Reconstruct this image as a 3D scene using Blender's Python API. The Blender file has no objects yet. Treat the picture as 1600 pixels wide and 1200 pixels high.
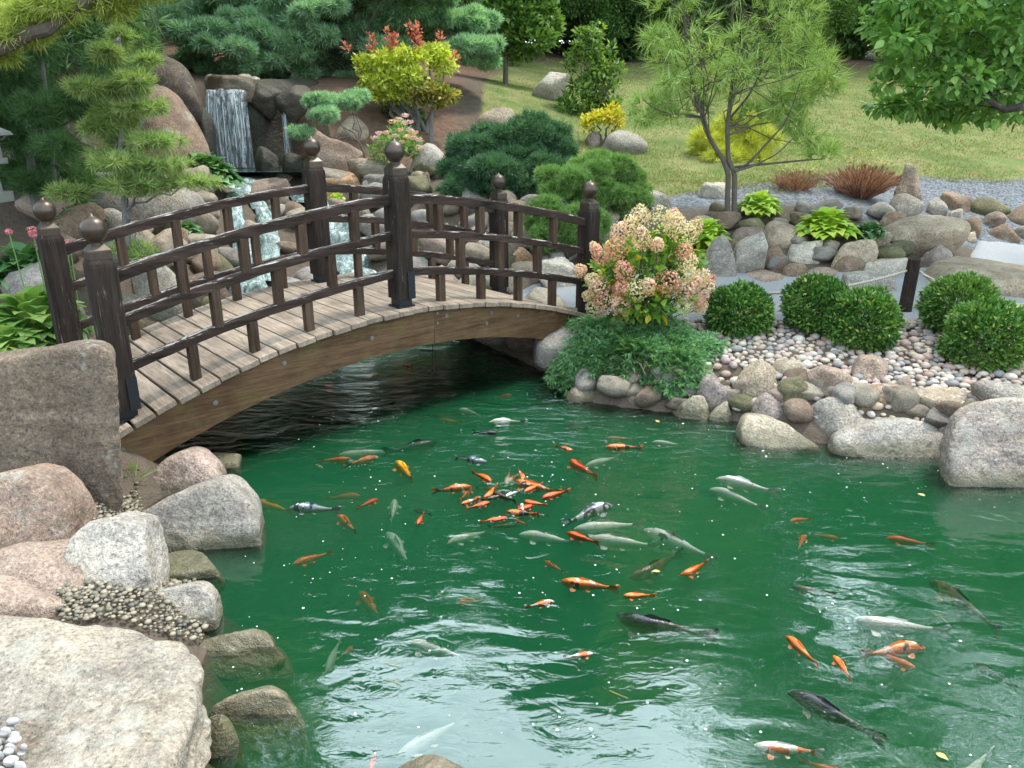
import bpy, bmesh, math, random
import numpy as np
from mathutils import Vector

# ------------------------------------------------------------------ camera
S = bpy.context.scene
COL = S.collection
R = math.radians
PITCH, FPX, CAMH = R(18.9), 1202.0, 2.2
cam = bpy.data.objects.new('camera', bpy.data.cameras.new('camera'))
COL.objects.link(cam)
cam.location = (0, 0, CAMH)
cam.rotation_euler = (R(90) - PITCH, 0, 0)
cam.data.sensor_width = 36.0
cam.data.lens = 36.0 * FPX / 1600.0
cam.data.clip_start = 0.05
cam.data.clip_end = 2000.0
S.camera = cam

# ------------------------------------------------------------------ sky, sun, exposure
SUN_DIR = Vector((0.42, 0.22, 1.0)).normalized()
SUN_EL = math.asin(SUN_DIR.z)
SUN_AZ = math.atan2(SUN_DIR.x, SUN_DIR.y)
w = bpy.data.worlds.new('World')
S.world = w
w.use_nodes = True
nt = w.node_tree
nt.nodes.clear()
wo = nt.nodes.new('ShaderNodeOutputWorld')
bg = nt.nodes.new('ShaderNodeBackground')
sky = nt.nodes.new('ShaderNodeTexSky')
sky.sky_type = 'NISHITA'
sky.sun_disc = False
sky.sun_elevation = SUN_EL
sky.sun_rotation = SUN_AZ
sky.dust_density = 2.5
sky.air_density = 1.0
tc = nt.nodes.new('ShaderNodeTexCoord')
cl = nt.nodes.new('ShaderNodeTexNoise')
cl.inputs['Scale'].default_value = 1.7
cl.inputs['Detail'].default_value = 5
cl.inputs['Roughness'].default_value = 0.55
cr = nt.nodes.new('ShaderNodeMapRange')
cr.inputs['From Min'].default_value = 0.36
cr.inputs['From Max'].default_value = 0.62
cr.inputs['To Min'].default_value = 0.45
cr.inputs['To Max'].default_value = 1.0
mx = nt.nodes.new('ShaderNodeMixRGB')
mx.inputs['Color2'].default_value = (12.3, 14.9, 16.6, 1)     # bright thin cloud
nt.links.new(tc.outputs['Generated'], cl.inputs['Vector'])
nt.links.new(cl.outputs['Fac'], cr.inputs['Value'])
nt.links.new(cr.outputs['Result'], mx.inputs['Fac'])
nt.links.new(sky.outputs['Color'], mx.inputs['Color1'])
# added sky boost ahead of the camera, brightens the reflection in the pond
cd = nt.nodes.new('ShaderNodeVectorMath')
cd.operation = 'DOT_PRODUCT'
cd.inputs[1].default_value = Vector((0.08, 0.78, 0.62)).normalized()
cm = nt.nodes.new('ShaderNodeMapRange')
cm.interpolation_type = 'SMOOTHSTEP'
cm.inputs['From Min'].default_value = 0.74
cm.inputs['From Max'].default_value = 0.97
cm.inputs['To Min'].default_value = 1.0
cm.inputs['To Max'].default_value = 2.5
cx_ = nt.nodes.new('ShaderNodeVectorMath')
cx_.operation = 'SCALE'
nt.links.new(tc.outputs['Generated'], cd.inputs[0])
nt.links.new(cd.outputs['Value'], cm.inputs['Value'])
nt.links.new(mx.outputs['Color'], cx_.inputs[0])
nt.links.new(cm.outputs['Result'], cx_.inputs['Scale'])
nt.links.new(cx_.outputs['Vector'], bg.inputs['Color'])
bg.inputs['Strength'].default_value = 0.15
nt.links.new(bg.outputs['Background'], wo.inputs['Surface'])

sd = bpy.data.lights.new('sun', 'SUN')
sd.energy = 3.1
sd.angle = R(6)
sd.color = (1.0, 0.95, 0.87)
sun = bpy.data.objects.new('sun', sd)
COL.objects.link(sun)
sun.rotation_euler = SUN_DIR.to_track_quat('Z', 'Y').to_euler()
sun.location = SUN_DIR * 60

S.view_settings.view_transform = 'Standard'
S.view_settings.look = 'None'
S.view_settings.exposure = 0.56
S.view_settings.gamma = 1.0
S.render.engine = 'CYCLES'
cy = S.cycles
cy.use_denoising = True
cy.max_bounces = 10
cy.diffuse_bounces = 3
cy.glossy_bounces = 3
cy.transmission_bounces = 6
cy.transparent_max_bounces = 24
cy.volume_bounces = 2
cy.sample_clamp_indirect = 6
cy.caustics_reflective = False
cy.caustics_refractive = False

# ------------------------------------------------------------------ helpers
CP, SP = math.cos(PITCH), math.sin(PITCH)


def ray(px, py):
    u, v = (px - 800.0) / FPX, (py - 600.0) / FPX
    return np.array((u, CP - SP * v, -(SP + CP * v)))


def at(px, py, Y=None, z=None):
    d = ray(px, py)
    t = Y / d[1] if Y is not None else (z - CAMH) / d[2]
    return np.array((0, 0, CAMH)) + d * t


def opt(p):
    """distance of a world point along the lens axis"""
    return p[1] * CP - (p[2] - CAMH) * SP


def tag(o, label=None, cat=None, group=None, kind=None):
    if label: o['label'] = label
    if cat: o['category'] = cat
    if group: o['group'] = group
    if kind: o['kind'] = kind
    return o


def empty(name, loc, label, cat, group=None, rz=0):
    o = bpy.data.objects.new(name, None)
    o.empty_display_size = 0.1
    COL.objects.link(o)
    o.location = loc
    o.rotation_euler = (0, 0, rz)
    return tag(o, label, cat, group)


def link(name, me, mat=None, parent=None, loc=None, rz=0):
    if mat is not None and not me.materials:
        me.materials.append(mat)
    o = bpy.data.objects.new(name, me)
    COL.objects.link(o)
    if parent is not None: o.parent = parent
    if loc is not None: o.location = loc
    if rz: o.rotation_euler = (0, 0, rz)
    return o


def mesh_np(name, V, Fs, smooth=False):
    """V (n,3); Fs list of int arrays (m,k)"""
    me = bpy.data.meshes.new(name)
    V = np.ascontiguousarray(V, dtype=np.float32)
    me.vertices.add(len(V))
    me.vertices.foreach_set('co', V.ravel())
    Fs = [np.asarray(f, dtype=np.int32) for f in Fs if len(f)]
    nl = sum(f.size for f in Fs)
    npol = sum(len(f) for f in Fs)
    me.loops.add(nl)
    me.polygons.add(npol)
    me.loops.foreach_set('vertex_index', np.concatenate([f.ravel() for f in Fs]))
    st, o = [], 0
    for f in Fs:
        st.append(o + np.arange(len(f)) * f.shape[1])
        o += f.size
    me.polygons.foreach_set('loop_start', np.concatenate(st).astype(np.int32))
    me.polygons.foreach_set('use_smooth', np.full(npol, smooth, dtype=bool))
    me.update(calc_edges=True)
    return me


class MB:
    """collects shapes and links them as one mesh"""
    def __init__(s):
        s.V, s.F, s.n = [], {}, 0

    def add(s, V, F):
        V = np.asarray(V, dtype=float).reshape(-1, 3)
        for f in (F if isinstance(F, list) and len(F) and isinstance(F[0], np.ndarray) and F[0].ndim == 2 else [np.asarray(F)]):
            s.F.setdefault(f.shape[1], []).append(f + s.n)
        s.V.append(V)
        s.n += len(V)

    def box(s, c, size, M=None, taper=1.0):
        x, y, z = np.array(size) / 2.0
        V = np.array([(-x, -y, -z), (x, -y, -z), (x, y, -z), (-x, y, -z), (-x * taper, -y * taper, z), (x * taper, -y * taper, z), (x * taper, y * taper, z), (-x * taper, y * taper, z)])
        if M is not None: V = V @ np.array(M).T
        s.add(V + np.array(c), np.array([(0, 3, 2, 1), (4, 5, 6, 7), (0, 1, 5, 4), (1, 2, 6, 5), (2, 3, 7, 6), (3, 0, 4, 7)]))

    def tube(s, P, r, n=8, cap=True):
        P = np.asarray(P, dtype=float)
        r = np.broadcast_to(np.asarray(r, dtype=float), (len(P),))
        T = np.gradient(P, axis=0)
        T /= np.linalg.norm(T, axis=1, keepdims=True) + 1e-9
        ref = np.array((0.0, 0, 1)) if abs(T[0][2]) < 0.8 else np.array((1.0, 0, 0))
        X = np.cross(T, ref)
        X /= np.linalg.norm(X, axis=1, keepdims=True) + 1e-9
        Y = np.cross(T, X)
        a = np.arange(n) * 2 * math.pi / n
        V = P[:, None, :] + r[:, None, None] * (np.cos(a)[None, :, None] * X[:, None, :] + np.sin(a)[None, :, None] * Y[:, None, :])
        k = len(P)
        i, j = np.meshgrid(np.arange(k - 1), np.arange(n), indexing='ij')
        q = np.stack([i * n + j, i * n + (j + 1) % n, (i + 1) * n + (j + 1) % n, (i + 1) * n + j], -1).reshape(-1, 4)
        s.add(V.reshape(-1, 3), q)
        if cap:
            for row in (V[0][::-1], V[-1]):
                s.add(row, np.arange(n)[None, :])

    def lathe(s, prof, c, n=20):
        prof = np.array(prof, dtype=float)
        a = np.arange(n) * 2 * math.pi / n
        V = np.stack([prof[:, 0][:, None] * np.cos(a), prof[:, 0][:, None] * np.sin(a), np.broadcast_to(prof[:, 1][:, None], (len(prof), n))], -1)
        i, j = np.meshgrid(np.arange(len(prof) - 1), np.arange(n), indexing='ij')
        q = np.stack([i * n + j, i * n + (j + 1) % n, (i + 1) * n + (j + 1) % n, (i + 1) * n + j], -1).reshape(-1, 4)
        s.add(V.reshape(-1, 3) + np.array(c), q)

    def mesh(s, name, smooth=False):
        return mesh_np(name, np.concatenate(s.V), [np.concatenate(v) for v in s.F.values()], smooth)

    def build(s, name, mat, parent=None, smooth=False, loc=None, bevel=0):
        o = link(name, s.mesh(name, smooth), mat, parent, loc)
        if bevel:
            b = o.modifiers.new('Bevel', 'BEVEL')
            b.width = bevel
            b.segments = 2
            b.limit_method = 'ANGLE'
            b.angle_limit = R(40)
        return o


# ---- noise in numpy
def _hash(i, j, k, seed):
    h = (i * 374761393 + j * 668265263 + k * 2147483647 + seed * 144665) & 0xffffffff
    h = ((h ^ (h >> 13)) * 1274126177) & 0xffffffff
    h = ((h ^ (h >> 16)) * 2246822519) & 0xffffffff
    return ((h ^ (h >> 15)) & 0xffffff) / float(0xffffff) * 2 - 1


def vnoise(P, seed=0):
    P = np.asarray(P, dtype=float)
    I = np.floor(P).astype(np.int64)
    f = P - I
    f = f * f * (3 - 2 * f)
    out = 0
    for dx in (0, 1):
        for dy in (0, 1):
            for dz in (0, 1):
                wgt = (f[:, 0] if dx else 1 - f[:, 0]) * (f[:, 1] if dy else 1 - f[:, 1]) * (f[:, 2] if dz else 1 - f[:, 2])
                out = out + wgt * _hash(I[:, 0] + dx, I[:, 1] + dy, I[:, 2] + dz, seed)
    return out


def fbm(P, scale, octs=4, seed=0, gain=0.5):
    P = np.asarray(P) * scale
    a, s, o = 1.0, 0.0, 0.0
    for k in range(octs):
        o = o + a * vnoise(P + 17.3 * k, seed + k)
        s += a
        a *= gain
        P = P * 2.03
    return o / s


# ------------------------------------------------------------------ materials
def new_mat(name):
    m = bpy.data.materials.new(name)
    m.use_nodes = True
    m.node_tree.nodes.clear()
    return m, m.node_tree


class NT:
    def __init__(s, name):
        s.m, s.t = new_mat(name)
        s.out = s.n('ShaderNodeOutputMaterial')

    def n(s, kind, **kw):
        x = s.t.nodes.new(kind)
        for k, v in kw.items():
            if k in x.inputs.keys(): s.set(x, k, v)
            else: setattr(x, k, v)
        return x

    def set(s, node, k, v):
        if isinstance(v, bpy.types.NodeSocket): s.t.links.new(v, node.inputs[k])
        else:
            if isinstance(v, tuple) and len(v) == 3 and node.inputs[k].type == 'RGBA': v = (*v, 1)
            node.inputs[k].default_value = v

    def noise(s, vec, scale, detail=4, rough=0.55, dist=0.0):
        x = s.n('ShaderNodeTexNoise', Scale=scale, Detail=detail, Roughness=rough, Distortion=dist)
        if vec is not None: s.set(x, 'Vector', vec)
        return x.outputs['Fac']

    def ramp(s, fac, stops, interp='LINEAR'):
        x = s.n('ShaderNodeValToRGB')
        x.color_ramp.interpolation = interp
        e = x.color_ramp.elements
        while len(e) < len(stops): e.new(0.5)
        for k, (p, c) in enumerate(stops):
            e[k].position = p
            e[k].color = (*c, 1) if isinstance(c, tuple) else (c, c, c, 1)
        s.set(x, 'Fac', fac)
        return x.outputs['Color']

    def mix(s, fac, a, b, mode='MIX'):
        x = s.n('ShaderNodeMixRGB', blend_type=mode)
        s.set(x, 'Fac', fac)
        s.set(x, 'Color1', a)
        s.set(x, 'Color2', b)
        return x.outputs['Color']

    def math(s, op, a, b=None):
        x = s.n('ShaderNodeMath', operation=op)
        s.set(x, 0, a) if not isinstance(a, bpy.types.NodeSocket) else s.t.links.new(a, x.inputs[0])
        if b is not None:
            if isinstance(b, bpy.types.NodeSocket): s.t.links.new(b, x.inputs[1])
            else: x.inputs[1].default_value = b
        return x.outputs[0]

    def scaled(s, vec, sc, loc=(0, 0, 0)):
        x = s.n('ShaderNodeMapping')
        s.set(x, 'Vector', vec)
        x.inputs['Scale'].default_value = sc
        if isinstance(loc, bpy.types.NodeSocket): s.set(x, 'Location', loc)
        else: x.inputs['Location'].default_value = loc
        return x.outputs['Vector']

    def bump(s, h, strength=0.5, dist=0.02, normal=None):
        x = s.n('ShaderNodeBump', Strength=strength, Distance=dist)
        s.set(x, 'Height', h)
        if normal is not None: s.set(x, 'Normal', normal)
        return x.outputs['Normal']

    def principled(s, col, rough=0.8, normal=None, spec=0.4, metal=0.0):
        x = s.n('ShaderNodeBsdfPrincipled')
        s.set(x, 'Base Color', col)
        s.set(x, 'Roughness', rough)
        s.set(x, 'Specular IOR Level', spec)
        s.set(x, 'Metallic', metal)
        if normal is not None: s.set(x, 'Normal', normal)
        s.t.links.new(x.outputs[0], s.out.inputs['Surface'])
        return s.m

    def coord(s): return s.n('ShaderNodeTexCoord').outputs['Object']
    def pos(s): return s.n('ShaderNodeNewGeometry').outputs['Position']
    def island(s): return s.n('ShaderNodeNewGeometry').outputs['Random Per Island']
    def info(s): return s.n('ShaderNodeObjectInfo')


def rand_offset(b, vec):
    """object coordinates shifted by the object's own random number"""
    r = b.info().outputs['Random']
    o = b.n('ShaderNodeVectorMath', operation='SCALE')
    o.inputs[0].default_value = (37.0, 23.0, 51.0)
    b.t.links.new(r, o.inputs['Scale'])
    a = b.n('ShaderNodeVectorMath', operation='ADD')
    b.t.links.new(vec, a.inputs[0])
    b.t.links.new(o.outputs[0], a.inputs[1])
    return a.outputs[0]


def rock_material(name='granite', wet=False):
    b = NT(name)
    v = rand_offset(b, b.coord())
    base = b.info().outputs['Color']
    big = b.noise(v, 2.2, 5, 0.6, 0.4)
    c = b.mix(1.0, base, b.ramp(big, [(0.25, (0.55, 0.52, 0.50)), (0.5, (0.95, 0.93, 0.92)), (0.75, (1.3, 1.24, 1.15))]), 'MULTIPLY')
    warm = b.noise(v, 3.7, 4, 0.65, 0.8)
    c = b.mix(b.ramp(warm, [(0.50, 0.0), (0.70, 0.05 if wet else 0.35)]), c, (0.30, 0.22, 0.15))
    fine = b.noise(v, 62, 3, 0.75)
    c = b.mix(1.0, c, b.ramp(fine, [(0.30, (0.34, 0.32, 0.30)), (0.44, (0.88, 0.86, 0.83)), (0.56, (1.07, 1.05, 1.01)), (0.68, (1.62, 1.57, 1.46))]), 'MULTIPLY')
    mid = b.noise(v, 17, 5, 0.7, 0.6)
    c = b.mix(1.0, c, b.ramp(mid, [(0.32, (0.70, 0.69, 0.68)), (0.5, (1.0, 0.99, 0.98)), (0.68, (1.2, 1.18, 1.15))]), 'MULTIPLY')
    lich = b.noise(v, 5.5, 6, 0.72, 0.3)
    c = b.mix(b.ramp(lich, [(0.57, 0.0), (0.64, 0.05 if wet else 0.5)]), c, b.mix(mid, (0.22, 0.21, 0.15), (0.48, 0.47, 0.43)))
    if not wet:
        st = b.noise(v, 1.4, 5, 0.7, 1.0)
        c = b.mix(b.ramp(st, [(0.52, 0.0), (0.66, 0.5)]), c, b.mix(1.0, c, (0.50, 0.47, 0.40), 'MULTIPLY'))
    # algae and wet band where the stone stands in the pond
    z = b.n('ShaderNodeSeparateXYZ')
    b.t.links.new(b.pos(), z.inputs[0])
    zz = b.math('ADD', z.outputs['Z'], b.math('MULTIPLY', b.math('SUBTRACT', mid, 0.5), 0.12))
    band = b.ramp(zz, [(0.05, 1.0), (0.115, 0.0)])
    c = b.mix(b.math('MULTIPLY', band, 0.75), c, b.mix(mid, (0.045, 0.05, 0.025), (0.16, 0.14, 0.08)))
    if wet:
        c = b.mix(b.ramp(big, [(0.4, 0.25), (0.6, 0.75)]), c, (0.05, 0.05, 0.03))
    # fissures
    vo = b.n('ShaderNodeTexVoronoi', feature='DISTANCE_TO_EDGE', Scale=2.3)
    wv = b.n('ShaderNodeVectorMath', operation='ADD')
    nv = b.n('ShaderNodeTexNoise', Scale=3.0, Detail=4)
    b.t.links.new(v, nv.inputs['Vector'])
    b.t.links.new(v, wv.inputs[0])
    b.t.links.new(nv.outputs['Color'], wv.inputs[1])
    b.t.links.new(wv.outputs[0], vo.inputs['Vector'])
    crack = b.ramp(vo.outputs['Distance'], [(0.0, 0.0), (0.02, 1.0)])
    h = b.math('ADD', b.math('MULTIPLY', mid, 0.9), b.math('MULTIPLY', fine, 0.35))
    h = b.math('ADD', h, b.math('MULTIPLY', crack, 0.07))
    n = b.bump(h, 0.9, 0.03)
    return b.principled(c, b.math('SUBTRACT', 0.9, b.math('MULTIPLY', band, 0.5)) if not wet else 0.4, n, 0.35)


def needle_patch(light, amt=.7, sc=4.5): return (sc, .47, .62, amt, light)


def lift(cols, f): return [(p, tuple(min(.7, x * f) for x in c)) for p, c in cols]


def leaf_material(name, cols, trans=0.35, rough=0.5, spec=0.35, per='island', patch=None):
    """cols: (pos, rgb) stops over the random number of each leaf; patch: a second ramp on soft noise through the crown (new growth)"""
    b = NT(name)
    c = b.ramp(b.island(), lift(cols, 1.3))
    if patch:
        nz = b.noise(rand_offset(b, b.coord()), patch[0], 2, 0.5)
        c = b.mix(b.ramp(nz, [(patch[1], 0.0), (patch[2], patch[3])]), c, patch[4])
    p = b.n('ShaderNodeBsdfPrincipled')
    b.set(p, 'Base Color', c)
    b.set(p, 'Roughness', rough)
    b.set(p, 'Specular IOR Level', spec)
    t = b.n('ShaderNodeBsdfTranslucent')
    b.set(t, 'Color', b.mix(1.0, c, (1.25, 1.35, 0.6), 'MULTIPLY'))
    m = b.n('ShaderNodeMixShader')
    m.inputs[0].default_value = trans
    b.t.links.new(p.outputs[0], m.inputs[1])
    b.t.links.new(t.outputs[0], m.inputs[2])
    b.t.links.new(m.outputs[0], b.out.inputs['Surface'])
    return b.m


def bark_material(name, c1, c2, scale=9):
    b = NT(name)
    v = b.coord()
    n1 = b.noise(b.scaled(v, (1, 1, 0.22)), scale * 2, 6, 0.7, 0.6)
    n2 = b.noise(v, scale * 0.6, 3)
    c = b.mix(n1, c1, c2)
    c = b.mix(b.ramp(n2, [(0.55, 0.0), (0.75, 0.35)]), c, (0.25, 0.25, 0.21))
    return b.principled(c, 0.9, b.bump(n1, 0.9, 0.02), 0.25)


def wood_material(name, lo, hi, axis=2, peel=0.0, per_island=0.0, green=0.0, th=.66, worn=(0.42, 0.38, 0.34)):
    b = NT(name)
    v = rand_offset(b, b.coord())
    sc = [22.0, 22.0, 22.0]
    sc[axis] = 1.3
    if per_island:
        off = b.n('ShaderNodeVectorMath', operation='SCALE')
        off.inputs[0].default_value = (13, 29, 7)
        b.t.links.new(b.island(), off.inputs['Scale'])
        ad = b.n('ShaderNodeVectorMath', operation='ADD')
        b.t.links.new(v, ad.inputs[0])
        b.t.links.new(off.outputs[0], ad.inputs[1])
        v = ad.outputs[0]
    g = b.noise(b.scaled(v, tuple(sc)), 1.0, 6, 0.68, 0.9)
    g2 = b.noise(b.scaled(v, tuple(x * 5 for x in sc)), 1.0, 3, 0.6)
    c = b.ramp(g, [(0.28, lo), (0.72, hi)])
    c = b.mix(1.0, c, b.ramp(g2, [(0.3, (0.72, 0.7, 0.68)), (0.7, (1.2, 1.2, 1.2))]), 'MULTIPLY')
    blot = b.noise(v, 3.0, 4, 0.6)
    c = b.mix(1.0, c, b.ramp(blot, [(0.3, (0.7, 0.68, 0.66)), (0.7, (1.22, 1.2, 1.18))]), 'MULTIPLY')
    if per_island:
        c = b.mix(1.0, c, b.ramp(b.island(), [(0.0, (1 - per_island,) * 3), (1.0, (1 + per_island,) * 3)]), 'MULTIPLY')
    h = g
    if peel:
        pn = b.noise(b.scaled(v, tuple(x * 1.6 if k != axis else 3.2 for k, x in enumerate(sc))), 1.0, 6, 0.75, 1.2)
        up = b.n('ShaderNodeSeparateXYZ')
        b.t.links.new(b.n('ShaderNodeNewGeometry').outputs['Normal'], up.inputs[0])
        mask = b.math('ADD', pn, b.math('MULTIPLY', up.outputs['Z'], peel))
        mk = b.ramp(mask, [(th, 0.0), (th + .06, 0.85)])
        c = b.mix(mk, c, worn)
    if green:
        gn = b.noise(v, 6.0, 5, 0.7)
        c = b.mix(b.ramp(gn, [(0.5, 0.0), (0.66, green)]), c, (0.10, 0.115, 0.03))
    return b.principled(c, 0.86, b.bump(h, 0.6, 0.006), 0.16)


def plain(name, col, rough=0.6, metal=0.0, var=0.25, scale=20, spec=0.4, bump=0.2):
    b = NT(name)
    n = b.noise(b.coord(), scale, 5, 0.6)
    c = b.mix(1.0, col, b.ramp(n, [(0.25, (1 - var,) * 3), (0.75, (1 + var,) * 3)]), 'MULTIPLY')
    return b.principled(c, rough, b.bump(n, bump, 0.004), spec, metal)


M = {}
M['rock'] = rock_material('granite')
M['wet_shaded_rock'] = rock_material('wet_shaded_granite', True)  # darkened for wet stone and for the cave's shade
M['bark'] = bark_material('bark', (0.05, 0.04, 0.032), (0.17, 0.14, 0.115))
M['grey_bark'] = bark_material('grey_bark', (0.09, 0.085, 0.08), (0.26, 0.25, 0.23), 14)
M['post'] = wood_material('stained_post_wood', (0.009, 0.007, 0.006), (0.045, 0.033, 0.027), 2, 0.02, th=.615, worn=(0.20, 0.17, 0.15))
M['rail'] = wood_material('stained_rail_wood', (0.012, 0.0085, 0.0075), (0.058, 0.040, 0.033), 0, 0.18, worn=(0.42, 0.39, 0.36))
M['baluster'] = wood_material('baluster_wood', (0.022, 0.015, 0.011), (0.10, 0.066, 0.046), 2, 0.0)
M['deck'] = wood_material('deck_wood', (0.14, 0.112, 0.088), (0.335, 0.275, 0.222), 1, 0.0, 0.16)
M['beam'] = wood_material('beam_wood', (0.065, 0.038, 0.021), (0.165, 0.098, 0.055), 0, 0.0, 0, 0.35)
M['bronze'] = plain('bronze', (0.075, 0.057, 0.044), 0.38, 0.7, 0.3, 12, 0.5, 0.08)
M['black_metal'] = plain('black_metal', (0.012, 0.014, 0.018), 0.45, 0.2, 0.3, 30)
M['steel'] = plain('bolt_steel', (0.20, 0.19, 0.175), 0.5, 0.7, 0.3, 60)
# ------------------------------------------------------------------ ground
def P0(px, py, z=0.0):
    return tuple(at(px, py, z=z)[:2])


POND = [P0(330, 1200), P0(305, 1120), P0(312, 1060), P0(322, 1000), P0(330, 945), P0(245, 908), P0(255, 862), P0(222, 800),
        (-2.12, 4.45), (-2.55, 5.1), (-3.15, 5.75), (-3.6, 6.6), (-3.7, 7.8), (-3.1, 8.7), (-2.5, 9.15), (-1.5, 9.1), (-0.95, 8.5), (-0.45, 7.9),
        (0.05, 7.2), (0.38, 6.6), P0(905, 625), P0(1000, 640), P0(1130, 652), P0(1200, 680), P0(1290, 695), P0(1480, 712), P0(1510, 722), P0(1600, 735),
        (4.1, 4.45), (5.5, 4.0), (7.5, 2.6), (7.5, 0.9), (4, 1.2), (2, 1.7), (0.6, 1.98), (-0.4, 2.0), (-0.95, 1.93)]
POLY = np.array(POND)


def sdist(X, Y, poly=POLY):
    """signed distance to a polygon, positive inside"""
    p = np.stack([X, Y], -1).reshape(-1, 2)
    d = np.full(len(p), 1e9)
    ins = np.zeros(len(p), dtype=bool)
    for a, b in zip(poly, np.roll(poly, -1, 0)):
        ab = b - a
        t = np.clip(((p - a) @ ab) / (ab @ ab), 0, 1)
        d = np.minimum(d, np.linalg.norm(p - a - t[:, None] * ab, axis=1))
        if a[1] != b[1]:
            c = ((a[1] > p[:, 1]) != (b[1] > p[:, 1])) & (p[:, 0] < (b[0] - a[0]) * (p[:, 1] - a[1]) / (b[1] - a[1]) + a[0])
            ins ^= c
    return np.where(ins, d, -d).reshape(np.shape(X))


CTRL = np.array([
    (-3, 0, .5), (0, 0, .5), (3, 0, .5), (0, 1.2, .35), (5, .5, .4), (-2, 2.3, .22), (-3, 3.0, .3), (-2.9, 4.2, .42), (-4.2, 4, .5), (-7, 3.5, .8), (-1.6, 1.2, .3),
    (-3.7, 5.6, .46), (-5, 6, .6), (-4.4, 7.5, .75), (-6, 8, 1.1), (-4.3, 9, 1.0), (-8, 9, 1.7), (-5, 11, 1.75), (-7, 13, 2.5), (-5.2, 13.3, 2.55), (-4.2, 15.5, 2.9), (-9, 18, 3.6),
    (-2.6, 9.5, .1), (-2.9, 10.3, .5), (-3.3, 11.3, .9), (-3.9, 12.4, 1.22), (-1.2, 9.4, .25), (-1.5, 10.2, .6), (-1.8, 11.3, 1.1), (-2.2, 12.4, 1.45), (-1.4, 13.5, 1.85), (-1, 14.4, 2.05),
    (-.5, 16, 2.6), (-3, 17, 3.2), (-3.2, 14.6, 2.75),
    (0, 8.8, .47), (.7, 9.4, .7), (0, 10.3, 1.0), (.5, 11.5, 1.25), (1.5, 15, 1.78), (1, 20, 2.9),
    (.9, 7.6, .45), (1.6, 8, .45), (3, 7.6, .45), (5, 7.6, .45), (8, 7.6, .45), (1.5, 7.2, .43), (3, 8.6, .46), (5, 8.6, .46), (8, 8.8, .46), (6.3, 10, .47), (8, 10.5, .47),
    (2, 6.5, .38), (3, 6, .33), (4, 5.6, .33), (1.6, 6.3, .32), (5, 5.4, .4), (7, 5, .45),
    (2, 9.5, .8), (2.3, 10.3, 1.08), (4, 9.6, .85), (4, 10.4, 1.12), (5.2, 10.6, 1.0), (6.8, 11.6, .9), (8.5, 12, .95), (6.8, 12.8, 1.2),
    (3, 12, 1.33), (5, 12.3, 1.27), (9, 13.5, 1.3), (3, 15, 1.8), (6, 15, 1.7), (10, 16, 1.8), (3, 20, 2.75), (6, 20, 2.7), (12, 20, 2.6), (3, 30, 4.35), (10, 30, 4.3),
    (-3, 30, 4.9), (-12, 30, 5.2), (0, 45, 6.0), (20, 45, 6), (-20, 45, 6.2), (20, 15, 2), (22, 30, 4), (-20, 15, 3), (0, 80, 6.5), (70, 80, 6.5), (-70, 80, 6.5), (70, 0, 1), (-70, 0, 2), (0, -60, .5), (70, -60, .5), (-70, -60, .5)])


def _tps(d2): return 0.5 * d2 * np.log(d2 + 1e-9)


_c = CTRL[:, :2]
_K = _tps(((_c[:, None] - _c[None]) ** 2).sum(-1)) + np.eye(len(_c)) * 0.05
_Pm = np.c_[np.ones(len(_c)), _c]
_A = np.block([[_K, _Pm], [_Pm.T, np.zeros((3, 3))]])
_W = np.linalg.solve(_A, np.r_[CTRL[:, 2], 0, 0, 0])


CAVE = np.array([(-5.35, 12.3), (-3.2, 12.3), (-3.25, 14.3), (-5.3, 14.3)])


def ground(X, Y):
    X, Y = np.asarray(X, dtype=float), np.asarray(Y, dtype=float)
    p = np.stack([X.ravel(), Y.ravel()], -1)
    q = np.clip(p, -72, 82)
    out = np.zeros(len(q))
    for k in range(0, len(q), 20000):
        z = _tps(((q[k:k + 20000, None] - _c[None]) ** 2).sum(-1)) @ _W[:-3]
        out[k:k + 20000] = z + _W[-3] + q[k:k + 20000] @ _W[-2:]
    s = sdist(p[:, 0], p[:, 1], CAVE)
    out = np.where(s > 0, out + (np.minimum(out, 1.37) - out) * np.clip(s / .2, 0, 1), out)
    s = sdist(p[:, 0], p[:, 1])
    e = np.clip(-s / 0.35, 0, 1)
    land = out * e + np.minimum(out, 0.03) * (1 - e)
    z = np.where(s > 0, -np.minimum(1.05, 0.02 + s * 1.3), land)
    return z.reshape(X.shape)


def gz(x, y): return float(ground(np.array([x]), np.array([y]))[0])


def hit(px, py, floor=0.0):
    """first point of the ground or water that the ray through a pixel meets"""
    d = ray(px, py)
    t = np.arange(1.5, 70, 0.06)
    P = np.array((0, 0, CAMH)) + t[:, None] * d
    g = np.maximum(ground(P[:, 0], P[:, 1]), floor)
    k = np.nonzero(P[:, 2] <= g)[0]
    return P[k[0]] if len(k) else P[-1]


def axis(parts):
    return np.unique(np.round(np.concatenate([np.arange(a, b, s) for a, b, s in parts]), 4))


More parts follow.
